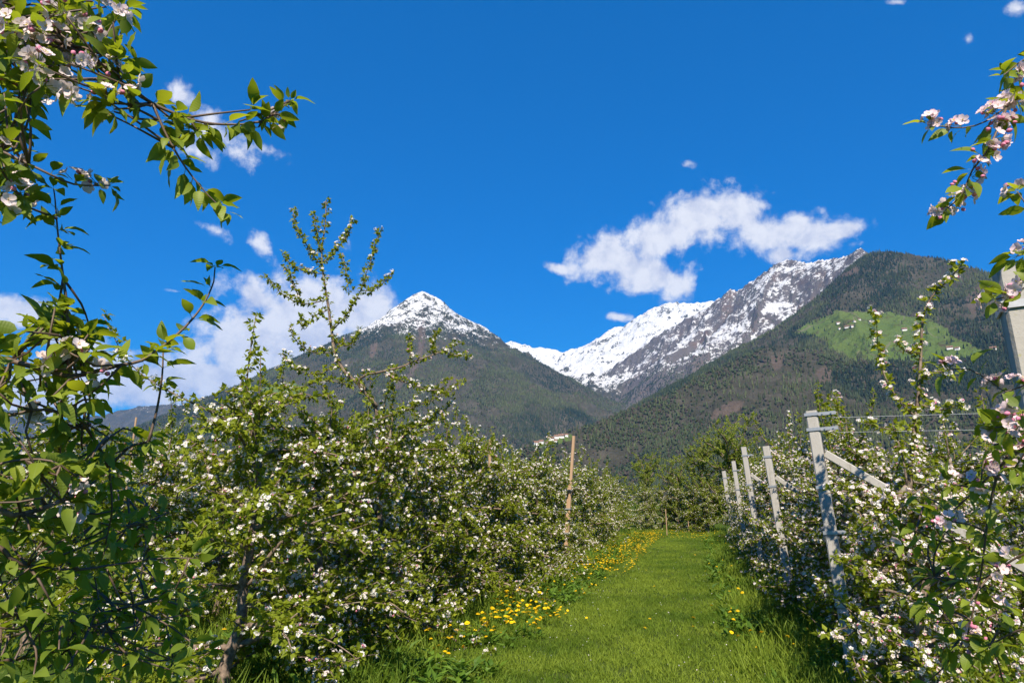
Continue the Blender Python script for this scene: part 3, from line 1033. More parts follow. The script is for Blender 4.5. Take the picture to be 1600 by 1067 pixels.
def build_tree(seed, height=2.9, reach=1.05, bloom=.35, pink=.1, shoots=6, extra=None, gap=.042, limbs=18, trunk_r=.055):
    """returns the three shared meshes: trunk with limbs, leaves, blossom"""
    g = np.random.default_rng(seed)
    wood, fol = MB(), Foliage(g)
    hT = height * .80
    tp = [Vector((0, 0, -.08))]
    for i in range(1, 9):
        z = hT * i / 8
        tp.append(Vector((g.normal(0, .03) * (1 + i * .15), g.normal(0, .03) * (1 + i * .15), z)))
    tp = spline(tp, .12)
    nT = len(tp)
    wood.tube(tp, [trunk_r * (1 - .72 * i / nT) * (1.25 if i < 2 else 1) for i in range(nT)], 8)
    def trunk_at(z):
        return min(tp, key=lambda p: abs(p.z - z))
    ang = g.uniform(0, 6.28)
    for i in range(limbs):
        f = (i + .3) / limbs
        z = .22 + f * (hT - .25)
        ang += 2.4 + g.normal(0, .25)
        L = reach * (1.12 - .62 * f) * g.uniform(.82, 1.18)
        p0 = trunk_at(z)
        rise = -.05 + .75 * f + g.normal(0, .15)
        pts = spline(bezier_limb(p0, (math.cos(ang), math.sin(ang), rise), L, .22 - .1 * f, g), .06)
        r0 = trunk_r * (.50 - .22 * f)
        wood.tube(pts, [r0 * (1 - .8 * k / len(pts)) for k in range(len(pts))], 6)
        fol.along(pts, gap * 1.1, .12)
        ns = int(5 + L * 7)
        for k in range(ns):
            q = pts[int((k + .7) / ns * (len(pts) - 1))]
            a2 = ang + g.choice([-1, 1]) * g.uniform(.4, 1.5)
            L2 = g.uniform(.18, .50) * (1.15 - .35 * f)
            sp = spline(bezier_limb(q, (math.cos(a2), math.sin(a2), g.uniform(-.45, 1.1)), L2, .12, g, 4), .06)
            wood.tube(sp, [.0085 * (1 - .6 * j / len(sp)) for j in range(len(sp))], 4)
            fol.along(sp, gap, .03)
    # upright young shoots over the top
    for i in range(shoots):
        q = trunk_at(hT * g.uniform(.62, 1.0)) if i else tp[-1]
        off = Vector((g.normal(0, .34), g.normal(0, .34), 0)) if i else Vector((0, 0, 0))
        L2 = (height - hT) * g.uniform(.8, 1.6)
        p0 = q + off * .2
        sp = spline([p0, q + off + Vector((0, 0, L2 * .45)), q + off * 1.25 + Vector((g.normal(0, .07), g.normal(0, .07), L2))], .06)
        wood.tube(sp, [.010 * (1 - .7 * j / len(sp)) for j in range(len(sp))], 4)
        fol.along(sp, gap * .85, .03, 0 if g.random() < .5 else 1)
    if extra:
        extra(wood, fol, g)
    cr, bl = fol.build('apple', bloom, pink)
    return wood.mesh('apple_trunk', [M_BARK], True), cr, bl


def plant(meshes, x, y, rotz, scale, label, group):
    root = bpy.data.objects.new('apple_tree', None)
    COL.objects.link(root)
    root.empty_display_size = .3
    root.location = (x, y, float(ground_z(np.array(float(x)), np.array(float(y)))))
    root.rotation_euler = (0, 0, rotz)
    root.scale = (scale, scale, scale)
    tag(root, label, 'apple tree', group)
    for nm, me in zip(('trunk', 'crown', 'blossom'), meshes):
        o = link(nm, me, root)
        if nm != 'trunk':
            o['kind'] = 'stuff'
    return root


# the tall tree with a leader standing far above the row
LB = Vector((-3.84, 7.55, 0))
LEADER = {
    'wood': [[(592, 660, 8.45), (575, 618, 8.45), (540, 588, 8.5), (523, 555, 8.5), (518, 522, 8.5), (512, 480, 8.5), (508, 456, 8.5), (503, 420, 8.5), (503, 390, 8.5), (508, 354, 8.5), (509, 318, 8.5)],
             [(590, 640, 8.4), (560, 606, 8.3), (571, 591, 8.2), (586, 588, 8.15), (625, 579, 8.1), (646, 570, 8.1), (688, 555, 8.1), (721, 540, 8.1)]],
    'shoot': [[(503, 420, 8.5), (487, 402, 8.45), (475, 381, 8.4), (463, 360, 8.4), (457, 333, 8.4)],
              [(503, 415, 8.5), (520, 403, 8.5), (535, 381, 8.55), (547, 363, 8.6), (550, 348, 8.6)],
              [(503, 402, 8.5), (496, 378, 8.45), (492, 350, 8.4), (490, 338, 8.4)],
              [(518, 522, 8.5), (541, 498, 8.4), (553, 477, 8.35), (563, 459, 8.3), (574, 426, 8.3), (583, 402, 8.3), (592, 363, 8.3)],
              [(563, 458, 8.3), (580, 459, 8.3), (598, 447, 8.25), (613, 435, 8.25)],
              [(535, 400, 8.5), (540, 430, 8.45), (545, 460, 8.4)],
              [(508, 474, 8.5), (472, 480, 8.45), (442, 465, 8.4), (424, 447, 8.4), (412, 435, 8.4)],
              [(505, 432, 8.5), (478, 430, 8.55), (451, 414, 8.6), (442, 399, 8.6)],
              [(472, 480, 8.45), (458, 450, 8.4), (448, 423, 8.4)],
              [(510, 490, 8.5), (490, 500, 8.4), (475, 520, 8.35), (470, 500, 8.3)],
              [(523, 555, 8.5), (490, 556, 8.4), (465, 540, 8.3), (451, 519, 8.3)],
              [(530, 575, 8.5), (490, 590, 8.4), (456, 578, 8.3), (440, 558, 8.3)],
              [(523, 540, 8.5), (545, 545, 8.4), (563, 525, 8.3)],
              [(679, 560, 8.1), (673, 546, 8.1), (682, 522, 8.1)],
              [(640, 572, 8.1), (641, 550, 8.1), (639, 530, 8.1)],
              [(688, 555, 8.1), (712, 560, 8.1), (732, 562, 8.1)],
              [(600, 590, 8.1), (640, 605, 8.0), (680, 615, 8.0), (700, 600, 8.0)],
              [(555, 610, 8.3), (510, 600, 8.1), (470, 610, 8.0), (430, 612, 8.0)],
              [(592, 660, 8.4), (650, 640, 8.1), (700, 620, 8.0), (722, 600, 8.0)]],
}


def leader_extra(wood, fol, g):
    for i, pl in enumerate(LEADER['wood']):
        pts = spline([at(*p) - LB for p in pl], .06)
        r0 = (.030, .022)[i]
        wood.tube(pts, [r0 * (1 - .82 * k / len(pts)) for k in range(len(pts))], 6)
        fol.along(pts, .05, .1 if i else .55)
    for pl in LEADER['shoot']:
        pts = spline([at(*p) - LB for p in pl], .05)
        wood.tube(pts, [.0085 * (1 - .65 * k / len(pts)) for k in range(len(pts))], 5)
        fol.along(pts, .024, .02, 0 if g.random() < .75 else 1, .7)


RB = Vector((at(1428, 900, 6.2).x, at(1428, 900, 6.2).y, 0))
R_LEADER = [[(1420, 800, 6.2), (1428, 700, 6.2), (1436, 630, 6.2), (1440, 570, 6.2), (1444, 505, 6.2), (1458, 472, 6.2), (1480, 450, 6.2), (1503, 424, 6.2)],
            [(1432, 660, 6.2), (1410, 640, 6.15), (1385, 600, 6.1), (1374, 555, 6.1), (1370, 495, 6.1)],
            [(1440, 600, 6.2), (1470, 590, 6.15), (1500, 600, 6.15)], [(1436, 640, 6.2), (1470, 650, 6.15), (1510, 640, 6.05)],
            [(1430, 680, 6.2), (1390, 680, 6.05), (1350, 670, 6.05)], [(1441, 560, 6.2), (1420, 560, 6.15), (1400, 545, 6.15)]]


def right_extra(wood, fol, g):
    for i, pl in enumerate(R_LEADER):
        pts = spline([at(*p) - RB for p in pl], .05)
        r0 = .022 if i == 0 else .008
        wood.tube(pts, [r0 * (1 - .8 * k / len(pts)) for k in range(len(pts))], 6)
        fol.along(pts, .034, .25 if i == 0 else .03, 0, .7)


RIGHT_LEADER_MESHES = build_tree(277, 2.2, .58, .8, .2, 2, right_extra, gap=.05)
LEADER_MESHES = build_tree(177, 3.2, 1.28, .34, .08, 5, leader_extra, trunk_r=.06)
LEFT_KIND = [build_tree(100 + i, 2.85 + .1 * i, 1.08, .34, .06, 6) for i in range(3)]
RIGHT_KIND = [build_tree(200 + i, 2.75 + .08 * i, 1.0, .95, .16, 5, gap=.047) for i in range(3)]
ORD = ['first', 'second', 'third', 'fourth', 'fifth', 'sixth', 'seventh', 'eighth', 'ninth', 'tenth', 'eleventh', 'twelfth', 'thirteenth',
       'fourteenth', 'fifteenth', 'sixteenth', 'seventeenth', 'eighteenth', 'nineteenth', 'twentieth', 'twenty-first', 'twenty-second', 'twenty-third', 'twenty-fourth']


def plant_row(kinds, x, ys, label, group, seed, smin=.92, smax=1.08):
    g = np.random.default_rng(seed)
    for i, y in enumerate(ys):
        plant(kinds[int(g.integers(0, len(kinds)))], x + g.normal(0, .10), y + g.normal(0, .12), g.uniform(0, 6.28), g.uniform(smin, smax), label.format(ORD[i]), group)


plant_row(LEFT_KIND, -3.75, [4.9, 5.9, 6.75, 8.6, 9.6, 10.6, 11.7, 12.8, 13.9, 15.0, 16.2, 17.6, 18.9, 20.4, 22.1, 24.0, 26.2, 28.6, 31.2, 34.0],
          'white blossoming apple tree, {} from the camera in the row left of the grass path', 'apple trees in the row left of the path', 41)
plant(LEADER_MESHES, LB.x, LB.y, 0, 1.0, 'tall apple tree whose thin leader rises far above the left row', 'apple trees in the row left of the path')
plant(RIGHT_LEADER_MESHES, RB.x, RB.y, 0, 1.0, 'pink and white apple tree with a bare crooked leader rising before the green meadow', 'apple trees in the row with the concrete posts')
plant(RIGHT_KIND[1], 2.75, 8.3, 2.0, .95, 'pinkish white apple tree standing behind the long diagonal brace', 'apple trees in the row with the concrete posts')
plant_row(RIGHT_KIND, 1.95, [8.0, 9.3, 10.7, 12.3, 13.6, 14.9, 16.8, 18.2, 19.6, 21.6, 23.2, 25, 27, 29.2, 31.5],
          'pinkish white blossoming apple tree, {} from the camera in the row with concrete posts', 'apple trees in the row with the concrete posts', 42)
plant_row(LEFT_KIND, -7.2, [6.0, 7.4, 8.8, 10.2, 11.7, 13.2, 14.8, 16.6, 18.6, 21],
          'apple tree, {} from the camera in the second row left of the path', 'apple trees in the second row on the left', 43)
plant_row(LEFT_KIND, -10.6, [7.5, 9.2, 10.9, 12.6, 14.4, 16.4, 18.8],
          'apple tree, {} from the camera in the third row left of the path', 'apple trees in the third row on the left', 44, .95, 1.15)
plant_row(RIGHT_KIND, 5.1, [5.8, 7.2, 8.6, 10, 11.5, 13, 14.6, 16.4, 18.4, 21],
          'apple tree, {} from the camera in the row behind the concrete posts', 'apple trees in the second row on the right', 45)
# ================================================================== POSTS, STAKES AND WIRES
m_conc, t = new_mat('weathered_concrete')
pos = t.n('ShaderNodeTexCoord').outputs['Object']
n_ = t.noise(pos, 9, 6, .65)
c = t.mix(n_, (.27, .26, .24, 1), (.40, .385, .36, 1))
c = t.mix(t.step(t.noise(pos, 2.3, 5, .7), .55, .75), c, (.25, .24, .20, 1))
mp = t.n('ShaderNodeMapping', i_Vector=pos)
mp.inputs['Scale'].default_value = (14, 14, 1.2)
c = t.mix(t.step(t.noise(mp.outputs[0], 1.6, 5, .7), .52, .72), c, (.20, .185, .15, 1))
c = t.mix(t.step(t.noise(pos, 22, 5, .7), .63, .70), c, (.30, .29, .16, 1))
c = t.mix(t.step(t.noise(pos, 70, 2, .5), .66, .74), c, (.16, .15, .135, 1))
bp = t.n('ShaderNodeBump', i_Strength=.5, i_Distance=.004, i_Height=t.noise(pos, 60, 4, .6))
out(t, t.n('ShaderNodeBsdfPrincipled', i_Base_Color=c, i_Roughness=.88, i_Normal=bp.outputs[0]).outputs[0])
m_steel, t = new_mat('galvanised_steel')
pos = t.n('ShaderNodeTexCoord').outputs['Object']
c = t.mix(t.noise(pos, 40, 4, .6), (.30, .31, .32, 1), (.48, .49, .50, 1))
out(t, t.n('ShaderNodeBsdfPrincipled', i_Base_Color=c, i_Roughness=.45, i_Metallic=.7).outputs[0])
m_stake, t = new_mat('split_wood')
pos = t.n('ShaderNodeTexCoord').outputs['Object']
st_ = t.n('ShaderNodeMapping', i_Vector=pos)
st_.inputs['Scale'].default_value = (30, 30, 2)
n_ = t.noise(st_.outputs[0], 2.5, 6, .6)
c = t.mix(n_, (.24, .15, .085, 1), (.46, .31, .19, 1))
bp = t.n('ShaderNodeBump', i_Strength=.6, i_Distance=.003, i_Height=n_)
out(t, t.n('ShaderNodeBsdfPrincipled', i_Base_Color=c, i_Roughness=.8, i_Normal=bp.outputs[0]).outputs[0])


POST_YAW = R(15)


def frame_along(a, b):
    """rotation whose z runs from a to b"""
    z = (Vector(b) - Vector(a)).normalized()
    f_ = Vector((math.sin(POST_YAW), math.cos(POST_YAW), 0))
    y = (f_ - z * z.dot(f_)).normalized()
    x = y.cross(z)
    return Matrix((x, y, z)).transposed()


def beam(b, a, c, wx, wy, bev=.012, mi=0, n=6):
    """bevelled square beam from a to c, slightly uneven"""
    M = frame_along(a, c)
    a, c = Vector(a), Vector(c)
    prof = []
    for sx, sy in ((1, 1), (-1, 1), (-1, -1), (1, -1)):
        e = [(sx * wx / 2, sy * (wy / 2 - bev)), (sx * (wx / 2 - bev), sy * wy / 2)]
        prof += e if sx * sy > 0 else e[::-1]
    vs_, fs_ = [], []
    for i in range(n + 1):
        p = a + (c - a) * i / n
        for (x, y) in prof:
            vs_.append(p + M @ Vector((x, y, 0)))
    k = len(prof)
    for i in range(n):
        for j in range(k):
            fs_.append((i * k + j, i * k + (j + 1) % k, (i + 1) * k + (j + 1) % k, (i + 1) * k + j))
    fs_ += [tuple(range(k - 1, -1, -1)), tuple(n * k + j for j in range(k))]
    b.add(vs_, fs_, mi)
    return M


def concrete_post(x, y, h, lean, label, wid, bands, brace=None, brace_top=.85):
    root = bpy.data.objects.new('concrete_post', None)
    COL.objects.link(root)
    z0 = float(ground_z(np.array(x), np.array(y)))
    root.location = (x, y, z0)
    tag(root, label, 'post', 'concrete posts along the tree row')
    a, c = Vector((0, 0, -.3)), Vector((lean[0], lean[1], h))
    b = MB()
    M = beam(b, a, c, wid, wid, .012)
    link('shaft', b.mesh('post_shaft', [m_conc]), root)
    for (f, arm) in bands:
        p = a + (c - a) * ((f * h + .3) / (h + .3))
        b = MB()
        for sx, sy, lx, ly in ((1, 0, .006, wid + .022), (-1, 0, .006, wid + .022), (0, 1, wid + .010, .006), (0, -1, wid + .010, .006)):
            b.box(p + M @ Vector((sx * (wid / 2 + .008), sy * (wid / 2 + .008), 0)), (lx, ly, .032), M)
        if arm:
            b.box(p + M @ Vector((wid / 2 + .011 + arm / 2, -.014, 0)), (arm, .007, .034), M)
            b.box(p + M @ Vector((wid / 2 + .011 + arm / 2, .014, 0)), (arm, .007, .034), M)
            for k in (.3, .8):
                q = p + M @ Vector((wid / 2 + arm * k, 0, 0))
                b.tube([q + M @ Vector((0, -.032, 0)), q + M @ Vector((0, .03, 0))], .007, 6)
        link('steel_strap', b.mesh('steel_strap', [m_steel]), root)
    if brace:
        b = MB()
        p = a + (c - a) * ((h * brace_top + .3) / (h + .3))
        beam(b, p + Vector((wid * .62, 0, 0)), Vector(brace), wid * .72, wid * .72, .009)
        link('brace', b.mesh('post_brace', [m_conc]), root)
    return root


concrete_post(1.44, 3.1, 2.64, (-.03, 0), 'thick concrete post cut off by the edge of the picture, close to the camera', .17, [(.93, 0), (.72, 0)])
concrete_post(1.35, 7.18, 2.56, (-.13, .02), 'tallest fully visible concrete post, with two bolted steel arms at its head', .108,
              [(.985, .16), (.925, .16), (.70, 0), (.53, .07), (.27, .09)], (2.85, -.75, 0), .83)
concrete_post(1.41, 11.6, 2.53, (-.20, .02), 'concrete post with a steel strap, next one behind the post with bolted arms', .108, [(.93, 0), (.74, 0)], (2.6, -.1, 0), .8)
concrete_post(1.39, 15.92, 2.86, (-.22, .02), 'leaning concrete post, third in line along the tree row', .108, [(.93, .1), (.70, 0)], (2.6, -.1, 0), .78)
concrete_post(1.40, 20.74, 2.80, (-.20, .02), 'thin looking concrete post, second from the far end of the line', .108, [(.90, .1), (.7, 0)])
concrete_post(1.46, 27.97, 2.80, (-.25, .02), 'farthest concrete post of the line along the tree row', .14, [(.9, .12)])


def wire(pts, label, r_=.0022):
    b = MB()
    b.tube(pts, r_, 4)
    tag(link('trellis_wire', b.mesh('wire', [m_steel])), label, 'wire', 'trellis wires')


wire([(1.36, 7.2, 2.52), (3.4, 7.15, 2.51), (5.3, 7.1, 2.58)], 'upper thin wire running from the bolted steel arm to the next row')
wire([(1.36, 7.2, 2.37), (3.4, 7.15, 2.35), (5.3, 7.1, 2.40)], 'lower thin wire running from the bolted steel arm to the next row')
for z, nm in ((1.9, 'upper'), (1.32, 'middle'), (.72, 'lower')):
    wire([(1.40, 3.0, z)] + [(1.40, yy + 2, z - .012) if k % 2 else (1.40, yy, z) for k, yy in enumerate((7.2, 9.2, 11.6, 13.6, 15.9, 18.2, 20.7, 24, 28))],
         '{} trellis wire along the line of concrete posts'.format(nm))


def stake(x, y, h, lean, wid, label, splice=False):
    root = bpy.data.objects.new('wooden_stake', None)
    COL.objects.link(root)
    root.location = (x, y, float(ground_z(np.array(float(x)), np.array(float(y)))))
    tag(root, label, 'stake', 'wooden stakes')
    b = MB()
    top = Vector((lean[0], lean[1], h))
    beam(b, (0, 0, -.2), top * (.62 if splice else 1.0), wid, wid * .8, .006)
    link('shaft', b.mesh('stake_shaft', [m_stake]), root)
    if splice:
        b = MB()
        o = Vector((wid * .4, -wid * .82, 0))
        beam(b, top * .36 + o, top + o, wid * .7, wid * .6, .005)
        link('upper_batten', b.mesh('stake_batten', [m_stake]), root)
        for f in (.26, .44, .58):
            b = MB()
            b.box(top * f + Vector((wid * .1, -wid * .35, 0)), (wid * 1.5, wid * 2.1, .03))
            link('tie', b.mesh('stake_tie', [m_steel]), root)


stake(-3.27, 16.7, 3.3, (.28, .1), .095, 'tall wooden stake with a spliced batten standing left of the path', True)
p = at(770, 690, 13.0)
stake(p.x - .1, p.y, p.z, (.05, 0), .05, 'wooden stake whose pale tip shows above the left row')
p = at(213, 652, 12.5)
stake(p.x, p.y, p.z, (.0, 0), .03, 'thin wooden stake tip showing above the trees on the far left')
for u, v, d, lab in ((1075, 808, 36, 'dark wooden post at the far end of the path'),
                     (1040, 795, 34, 'thin pale stake among the last trees of the left row')):
    p = at(u, v, d)
    stake(p.x, p.y, p.z, (0, 0), .035, lab)

# ------------------------------------------------------------------ green trees closing the end of the path
LEAFY = {}


def leafy_meshes(h, rad, seed):
    g = np.random.default_rng(seed)
    wood, fol = MB(), Foliage(g)
    tp = spline([Vector((0, 0, -.2)), Vector((g.normal(0, .1), g.normal(0, .1), h * .3)), Vector((g.normal(0, .15), g.normal(0, .15), h * .75))], .3)
    wood.tube(tp, [.13 * (1 - .7 * i / len(tp)) for i in range(len(tp))], 7)
    for i in range(30):
        q = tp[int(len(tp) * g.uniform(.05, .98))]
        a = g.uniform(0, 6.28)
        L = rad * g.uniform(.6, 1.1)
        pts = spline(bezier_limb(q, (math.cos(a), math.sin(a), g.uniform(.2, 1.7)), L, -.05, g), .15)
        wood.tube(pts, [.045 * (1 - .85 * k / len(pts)) for k in range(len(pts))], 5)
        for k in range(10):
            q2 = pts[int(g.uniform(.2, .99) * (len(pts) - 1))]
            sp = spline(bezier_limb(q2, (g.normal(0, .7), g.normal(0, .7), g.uniform(.2, 1.4)), g.uniform(.4, 1.0), .05, g, 4), .1)
            wood.tube(sp, [.012 * (1 - .7 * j / len(sp)) for j in range(len(sp))], 4)
            fol.along(sp, .075, .05, 1)
    cr, bl = fol.build('leafy', 0.0, 0.0, (.065, .12), 6)
    cr.materials[0] = M_SPRING
    return wood.mesh('leafy_trunk', [M_BARK], True), cr


def leafy_tree(x, y, h, rad, seed, label):
    k_ = seed % 2
    if k_ not in LEAFY:
        LEAFY[k_] = leafy_meshes(5.6, 2.15, seed)
    tr, cr = LEAFY[k_]
    root = bpy.data.objects.new('leafy_tree', None)
    COL.objects.link(root)
    root.location = (x, y, 0)
    root.rotation_euler = (0, 0, seed * .7)
    s_ = h / 5.6
    root.scale = (s_, s_, s_)
    tag(root, label, 'tree', 'green trees at the end of the path')
    link('trunk', tr, root)
    o = link('crown', cr, root)
    o['kind'] = 'stuff'


M_SPRING = leaf_mat('spring_leaf', (.13, .175, .025, 1), (.26, .31, .045, 1), (.44, .52, .05, 1), .45, .55, .15)
for u, d, h, rad, lab in ((1060, 39, 4.0, 2.0, 'yellow-green leafy tree straight behind the end of the path'), (1100, 37, 4.9, 2.2, 'tallest yellow-green leafy tree beyond the end of the path'),
                          (1142, 36, 6.0, 2.3, 'yellow-green leafy tree rising behind the farthest concrete post'), (1012, 41, 4.4, 2.0, 'small yellow-green tree behind the last apple trees of the left row')):
    p = at(u, 790, d)
    leafy_tree(p.x, p.y, h, rad, int(u) // 37, lab)
gq = np.random.default_rng(88)
for i, (u, d) in enumerate(((1010, 37), (1035, 38.5), (1060, 37.5), (1084, 36.5), (1106, 35.5))):
    p = at(u, 800, d)
    plant(LEFT_KIND[i % 3], p.x, p.y, gq.uniform(0, 6), .95, 'white blossoming apple tree {} across the far end of the path'.format(('farthest to the left', 'second from the left', 'in the middle', 'second from the right', 'farthest to the right')[i]), 'apple trees closing the end of the path')

# ------------------------------------------------------------------ farms on the slopes
m_wall, t = new_mat('lime_wall')
pos = t.n('ShaderNodeTexCoord').outputs['Object']
out(t, t.n('ShaderNodeBsdfDiffuse', i_Color=t.mix(t.noise(pos, .6, 4, .6), (.62, .60, .56, 1), (.78, .77, .74, 1))).outputs[0])
m_roof, t = new_mat('roof_shingle')
pos = t.n('ShaderNodeTexCoord').outputs['Object']
out(t, t.n('ShaderNodeBsdfDiffuse', i_Color=t.mix(t.noise(pos, .9, 4, .6), (.13, .075, .055, 1), (.24, .15, .11, 1))).outputs[0])
m_barn, t = new_mat('barn_wood')
out(t, t.n('ShaderNodeBsdfDiffuse', i_Color=(.13, .085, .055, 1)).outputs[0])
m_pane, t = new_mat('window_pane')
out(t, t.n('ShaderNodeBsdfPrincipled', i_Base_Color=(.03, .035, .045, 1), i_Roughness=.1).outputs[0])


def house_meshes(L, W, H, rh, wood_top):
    b = MB()
    b.box((0, 0, H / 2 - 2), (L, W, H + 4))
    if wood_top:
        b.box((0, 0, H * .72), (L + .3, W + .3, H * .5), None, 1)
    b.add([(-L / 2, -W / 2, H), (-L / 2, W / 2, H), (-L / 2, 0, H + rh), (L / 2, -W / 2, H), (L / 2, W / 2, H), (L / 2, 0, H + rh)],
          [(0, 2, 1), (3, 4, 5), (0, 1, 4, 3)], 0)
    wall = b.mesh('house_wall', [m_wall, m_barn])
    b = MB()
    o, th = 1.1, .45
    k = rh / (W / 2)
    for s_ in (-1, 1):
        e = Vector((0, s_ * (W / 2 + o), H - o * k + .1))
        r_ = Vector((0, 0, H + rh + .1))
        x = L / 2 + o
        vs_ = [Vector((-x, e.y, e.z)), Vector((x, e.y, e.z)), Vector((x, r_.y, r_.z)), Vector((-x, r_.y, r_.z))]
        vs_ += [v + Vector((0, 0, th)) for v in vs_]
        b.add(vs_, [(0, 1, 2, 3), (7, 6, 5, 4), (0, 4, 5, 1), (1, 5, 6, 2), (2, 6, 7, 3), (3, 7, 4, 0)])
    roof = b.mesh('house_roof', [m_roof])
    b = MB()
    b.box((L * .2, W * .12, H + rh + .2), (1.0, 1.0, 2.0))
    chim = b.mesh('chimney', [m_wall])
    b = MB()
    b.box((0, 0, 0), (1.3, .5, 1.4))
    return wall, roof, chim, b.mesh('house_window', [m_pane])


HOUSES = [house_meshes(16, 12, 6.0, 4.6, False), house_meshes(21, 13, 6.5, 5.0, True), house_meshes(11, 9, 4.6, 3.6, False)]


def farmhouse(u, v, kind, yaw, label, sc=1.0):
    p = land(u, v)
    if p is None:
        return
    root = bpy.data.objects.new('farmhouse', None)
    COL.objects.link(root)
    root.location = p
    to_cam = math.atan2(p.x, p.y)
    root.rotation_euler = (0, 0, -to_cam + R(yaw))
    root.scale = (sc, sc, sc)
    tag(root, label, 'house', 'farmhouses on the mountain slopes')
    wall, roof, chim, win = HOUSES[kind]
    link('wall', wall, root)
    rf = link('roof', roof, root)
    link('chimney', chim, rf)
    L, W, H = ((16, 12, 6.0), (21, 13, 6.5), (11, 9, 4.6))[kind]
    for fl in range(2):
        for k in range(int(L // 4)):
            link('window', win, root, (-L / 2 + 2.4 + k * (L - 4.8) / max(1, int(L // 4) - 1), -W / 2 - .2, 1.5 + fl * 2.5))


FARMS = [
    (1310, 506, 0, 10, 'white farmhouse on the steep meadow, leftmost of the upper farm'), (1324, 512, 1, -15, 'large farmhouse at the front of the upper farm on the meadow'),
    (1312, 514, 2, 20, 'small white farm building just below the upper farm on the meadow'), (1335, 503, 2, 30, 'small farm building behind the upper farm on the meadow'),
    (1343, 500, 2, -10, 'highest small house above the upper farm on the meadow'), (1332, 511, 0, 25, 'white farmhouse at the lower end of the upper farm on the meadow'),
    (1413, 516, 1, 10, 'farmhouse on the meadow beside the track, left of a lighter house'), (1434, 518, 0, -15, 'white farmhouse on the meadow track, behind a blossoming shoot'),
    (1442, 520, 2, 10, 'small house at the end of the meadow track'), (1484, 545, 1, 5, 'long farmhouse at the lower end of the meadow'),
    (1496, 546, 0, -20, 'white farmhouse next to the long one at the lower end of the meadow'), (1552, 546, 1, 0, 'pale farmhouse at the wood edge beside the thick post'),
    (838, 694, 0, 10, 'leftmost white house of the hamlet above the left row'), (846, 692, 0, -20, 'second house from the left in the hamlet above the left row'),
    (854, 693, 2, 15, 'small low house in the lower part of the hamlet'), (861, 687, 1, 0, 'house with dark gable in the middle of the hamlet'),
    (869, 684, 0, 20, 'reddish roofed house in the upper part of the hamlet'), (877, 683, 1, -10, 'broad house at the upper end of the hamlet'),
    (868, 690, 2, 5, 'small white house below the middle of the hamlet'), (885, 681, 2, 10, 'last small house of the hamlet, next to the wooden stake tip'),
    (441, 599, 1, 0, 'lone farmhouse on the green shoulder left of the peak'), (449, 600, 2, 20, 'small barn beside the lone farmhouse on the green shoulder'),
]
for f in FARMS:
    farmhouse(*f)
# ================================================================== NEAR TREES AT THE EDGES OF THE PICTURE
def near_leaf(seed):
    """one apple leaf, 1 long, pointed oval, folded on the midrib and curling down, with its stalk"""
    q = np.random.default_rng(seed)
    n = 6
    ts = np.linspace(0, 1, n + 1)
    wid = .265 * np.sin(np.pi * ts ** .82) ** .85 * (1 - .25 * ts)
    wid[-1] = 0
    curl, fold, twist = q.uniform(.15, .6), q.uniform(.12, .5), q.normal(0, .25)
    wave = q.uniform(.0, .035)
    vs_, tn = [], []
    x0 = .28                                   # stalk length
    for i, tt in enumerate(ts):
        zc = -curl * tt ** 2 + .05 * tt
        x = x0 + tt * (1 - .12 * curl)
        for s_ in (-1, 0, 1):
            y = s_ * wid[i]
            z = zc + abs(s_) * wid[i] * fold + wave * math.sin(tt * 14 + s_ * 2)
            a = twist * tt
            vs_.append((x, y * math.cos(a) - (z - zc) * math.sin(a), zc + (z - zc) * math.cos(a) + y * math.sin(a)))
    fs_ = []
    for i in range(n):
        for j in range(2):
            a = i * 3 + j
            fs_.append((a, a + 1, a + 4, a + 3) if i < n - 1 else (a, a + 1, a + 4))
    # last ring collapsed to the tip
    if True:
        tip = n * 3 + 1
        fs_ = [tuple(tip if k >= n * 3 else k for k in f) for f in fs_]
        fs_ = [tuple(dict.fromkeys(f)) for f in fs_]
    st = len(vs_)
    vs_ += [(0, .014, 0), (0, -.014, 0), (x0 + .02, -.010, .004), (x0 + .02, .010, .004)]
    fs_.append((st, st + 1, st + 2, st + 3))
    me = bpy.data.meshes.new('near_leaf')
    me.from_pydata(vs_, [], fs_)
    me.materials.append(M_NEAR)
    a = me.attributes.new('tint', 'FLOAT', 'POINT')
    a.data.foreach_set('value', np.clip(q.normal(.5, .2) + np.zeros(len(vs_)), 0, 1).astype(np.float32))
    me.polygons.foreach_set('use_smooth', [True] * len(fs_))
    me.update()
    return me


M_NEAR, t = new_mat('near_apple_leaf')
tv = t.n('ShaderNodeAttribute', attribute_name='tint').outputs['Fac']
oi = t.n('ShaderNodeObjectInfo')
pos = t.n('ShaderNodeTexCoord').outputs['Object']
k = t.m('ADD', t.m('MULTIPLY', tv, .4), t.m('MULTIPLY', oi.outputs['Random'], .75), clamp=True)
col = t.mix(k, (.085, .140, .014, 1), (.240, .295, .025, 1))
sx = t.n('ShaderNodeSeparateXYZ', i_0=pos)
rib = t.m('SUBTRACT', 1.0, t.step(t.m('ABSOLUTE', sx.outputs[1]), .004, .022))
vein = t.n('ShaderNodeTexWave', i_Vector=pos, i_Scale=3.2, i_Distortion=.6)
col = t.mix(t.m('MULTIPLY', rib, .55), col, (.21, .27, .06, 1))
col = t.mix(t.m('MULTIPLY', vein.outputs[1], .14), col, (.20, .27, .05, 1))
bp = t.n('ShaderNodeBump', i_Strength=.12, i_Distance=.015, i_Height=vein.outputs[1])
pr = t.n('ShaderNodeBsdfPrincipled', i_Base_Color=col, i_Roughness=.5, i_Normal=bp.outputs[0])
pr.inputs['Specular IOR Level'].default_value = .35
tr = t.n('ShaderNodeBsdfTranslucent', i_Color=t.mix(k, (.26, .36, .012, 1), (.48, .52, .02, 1)))
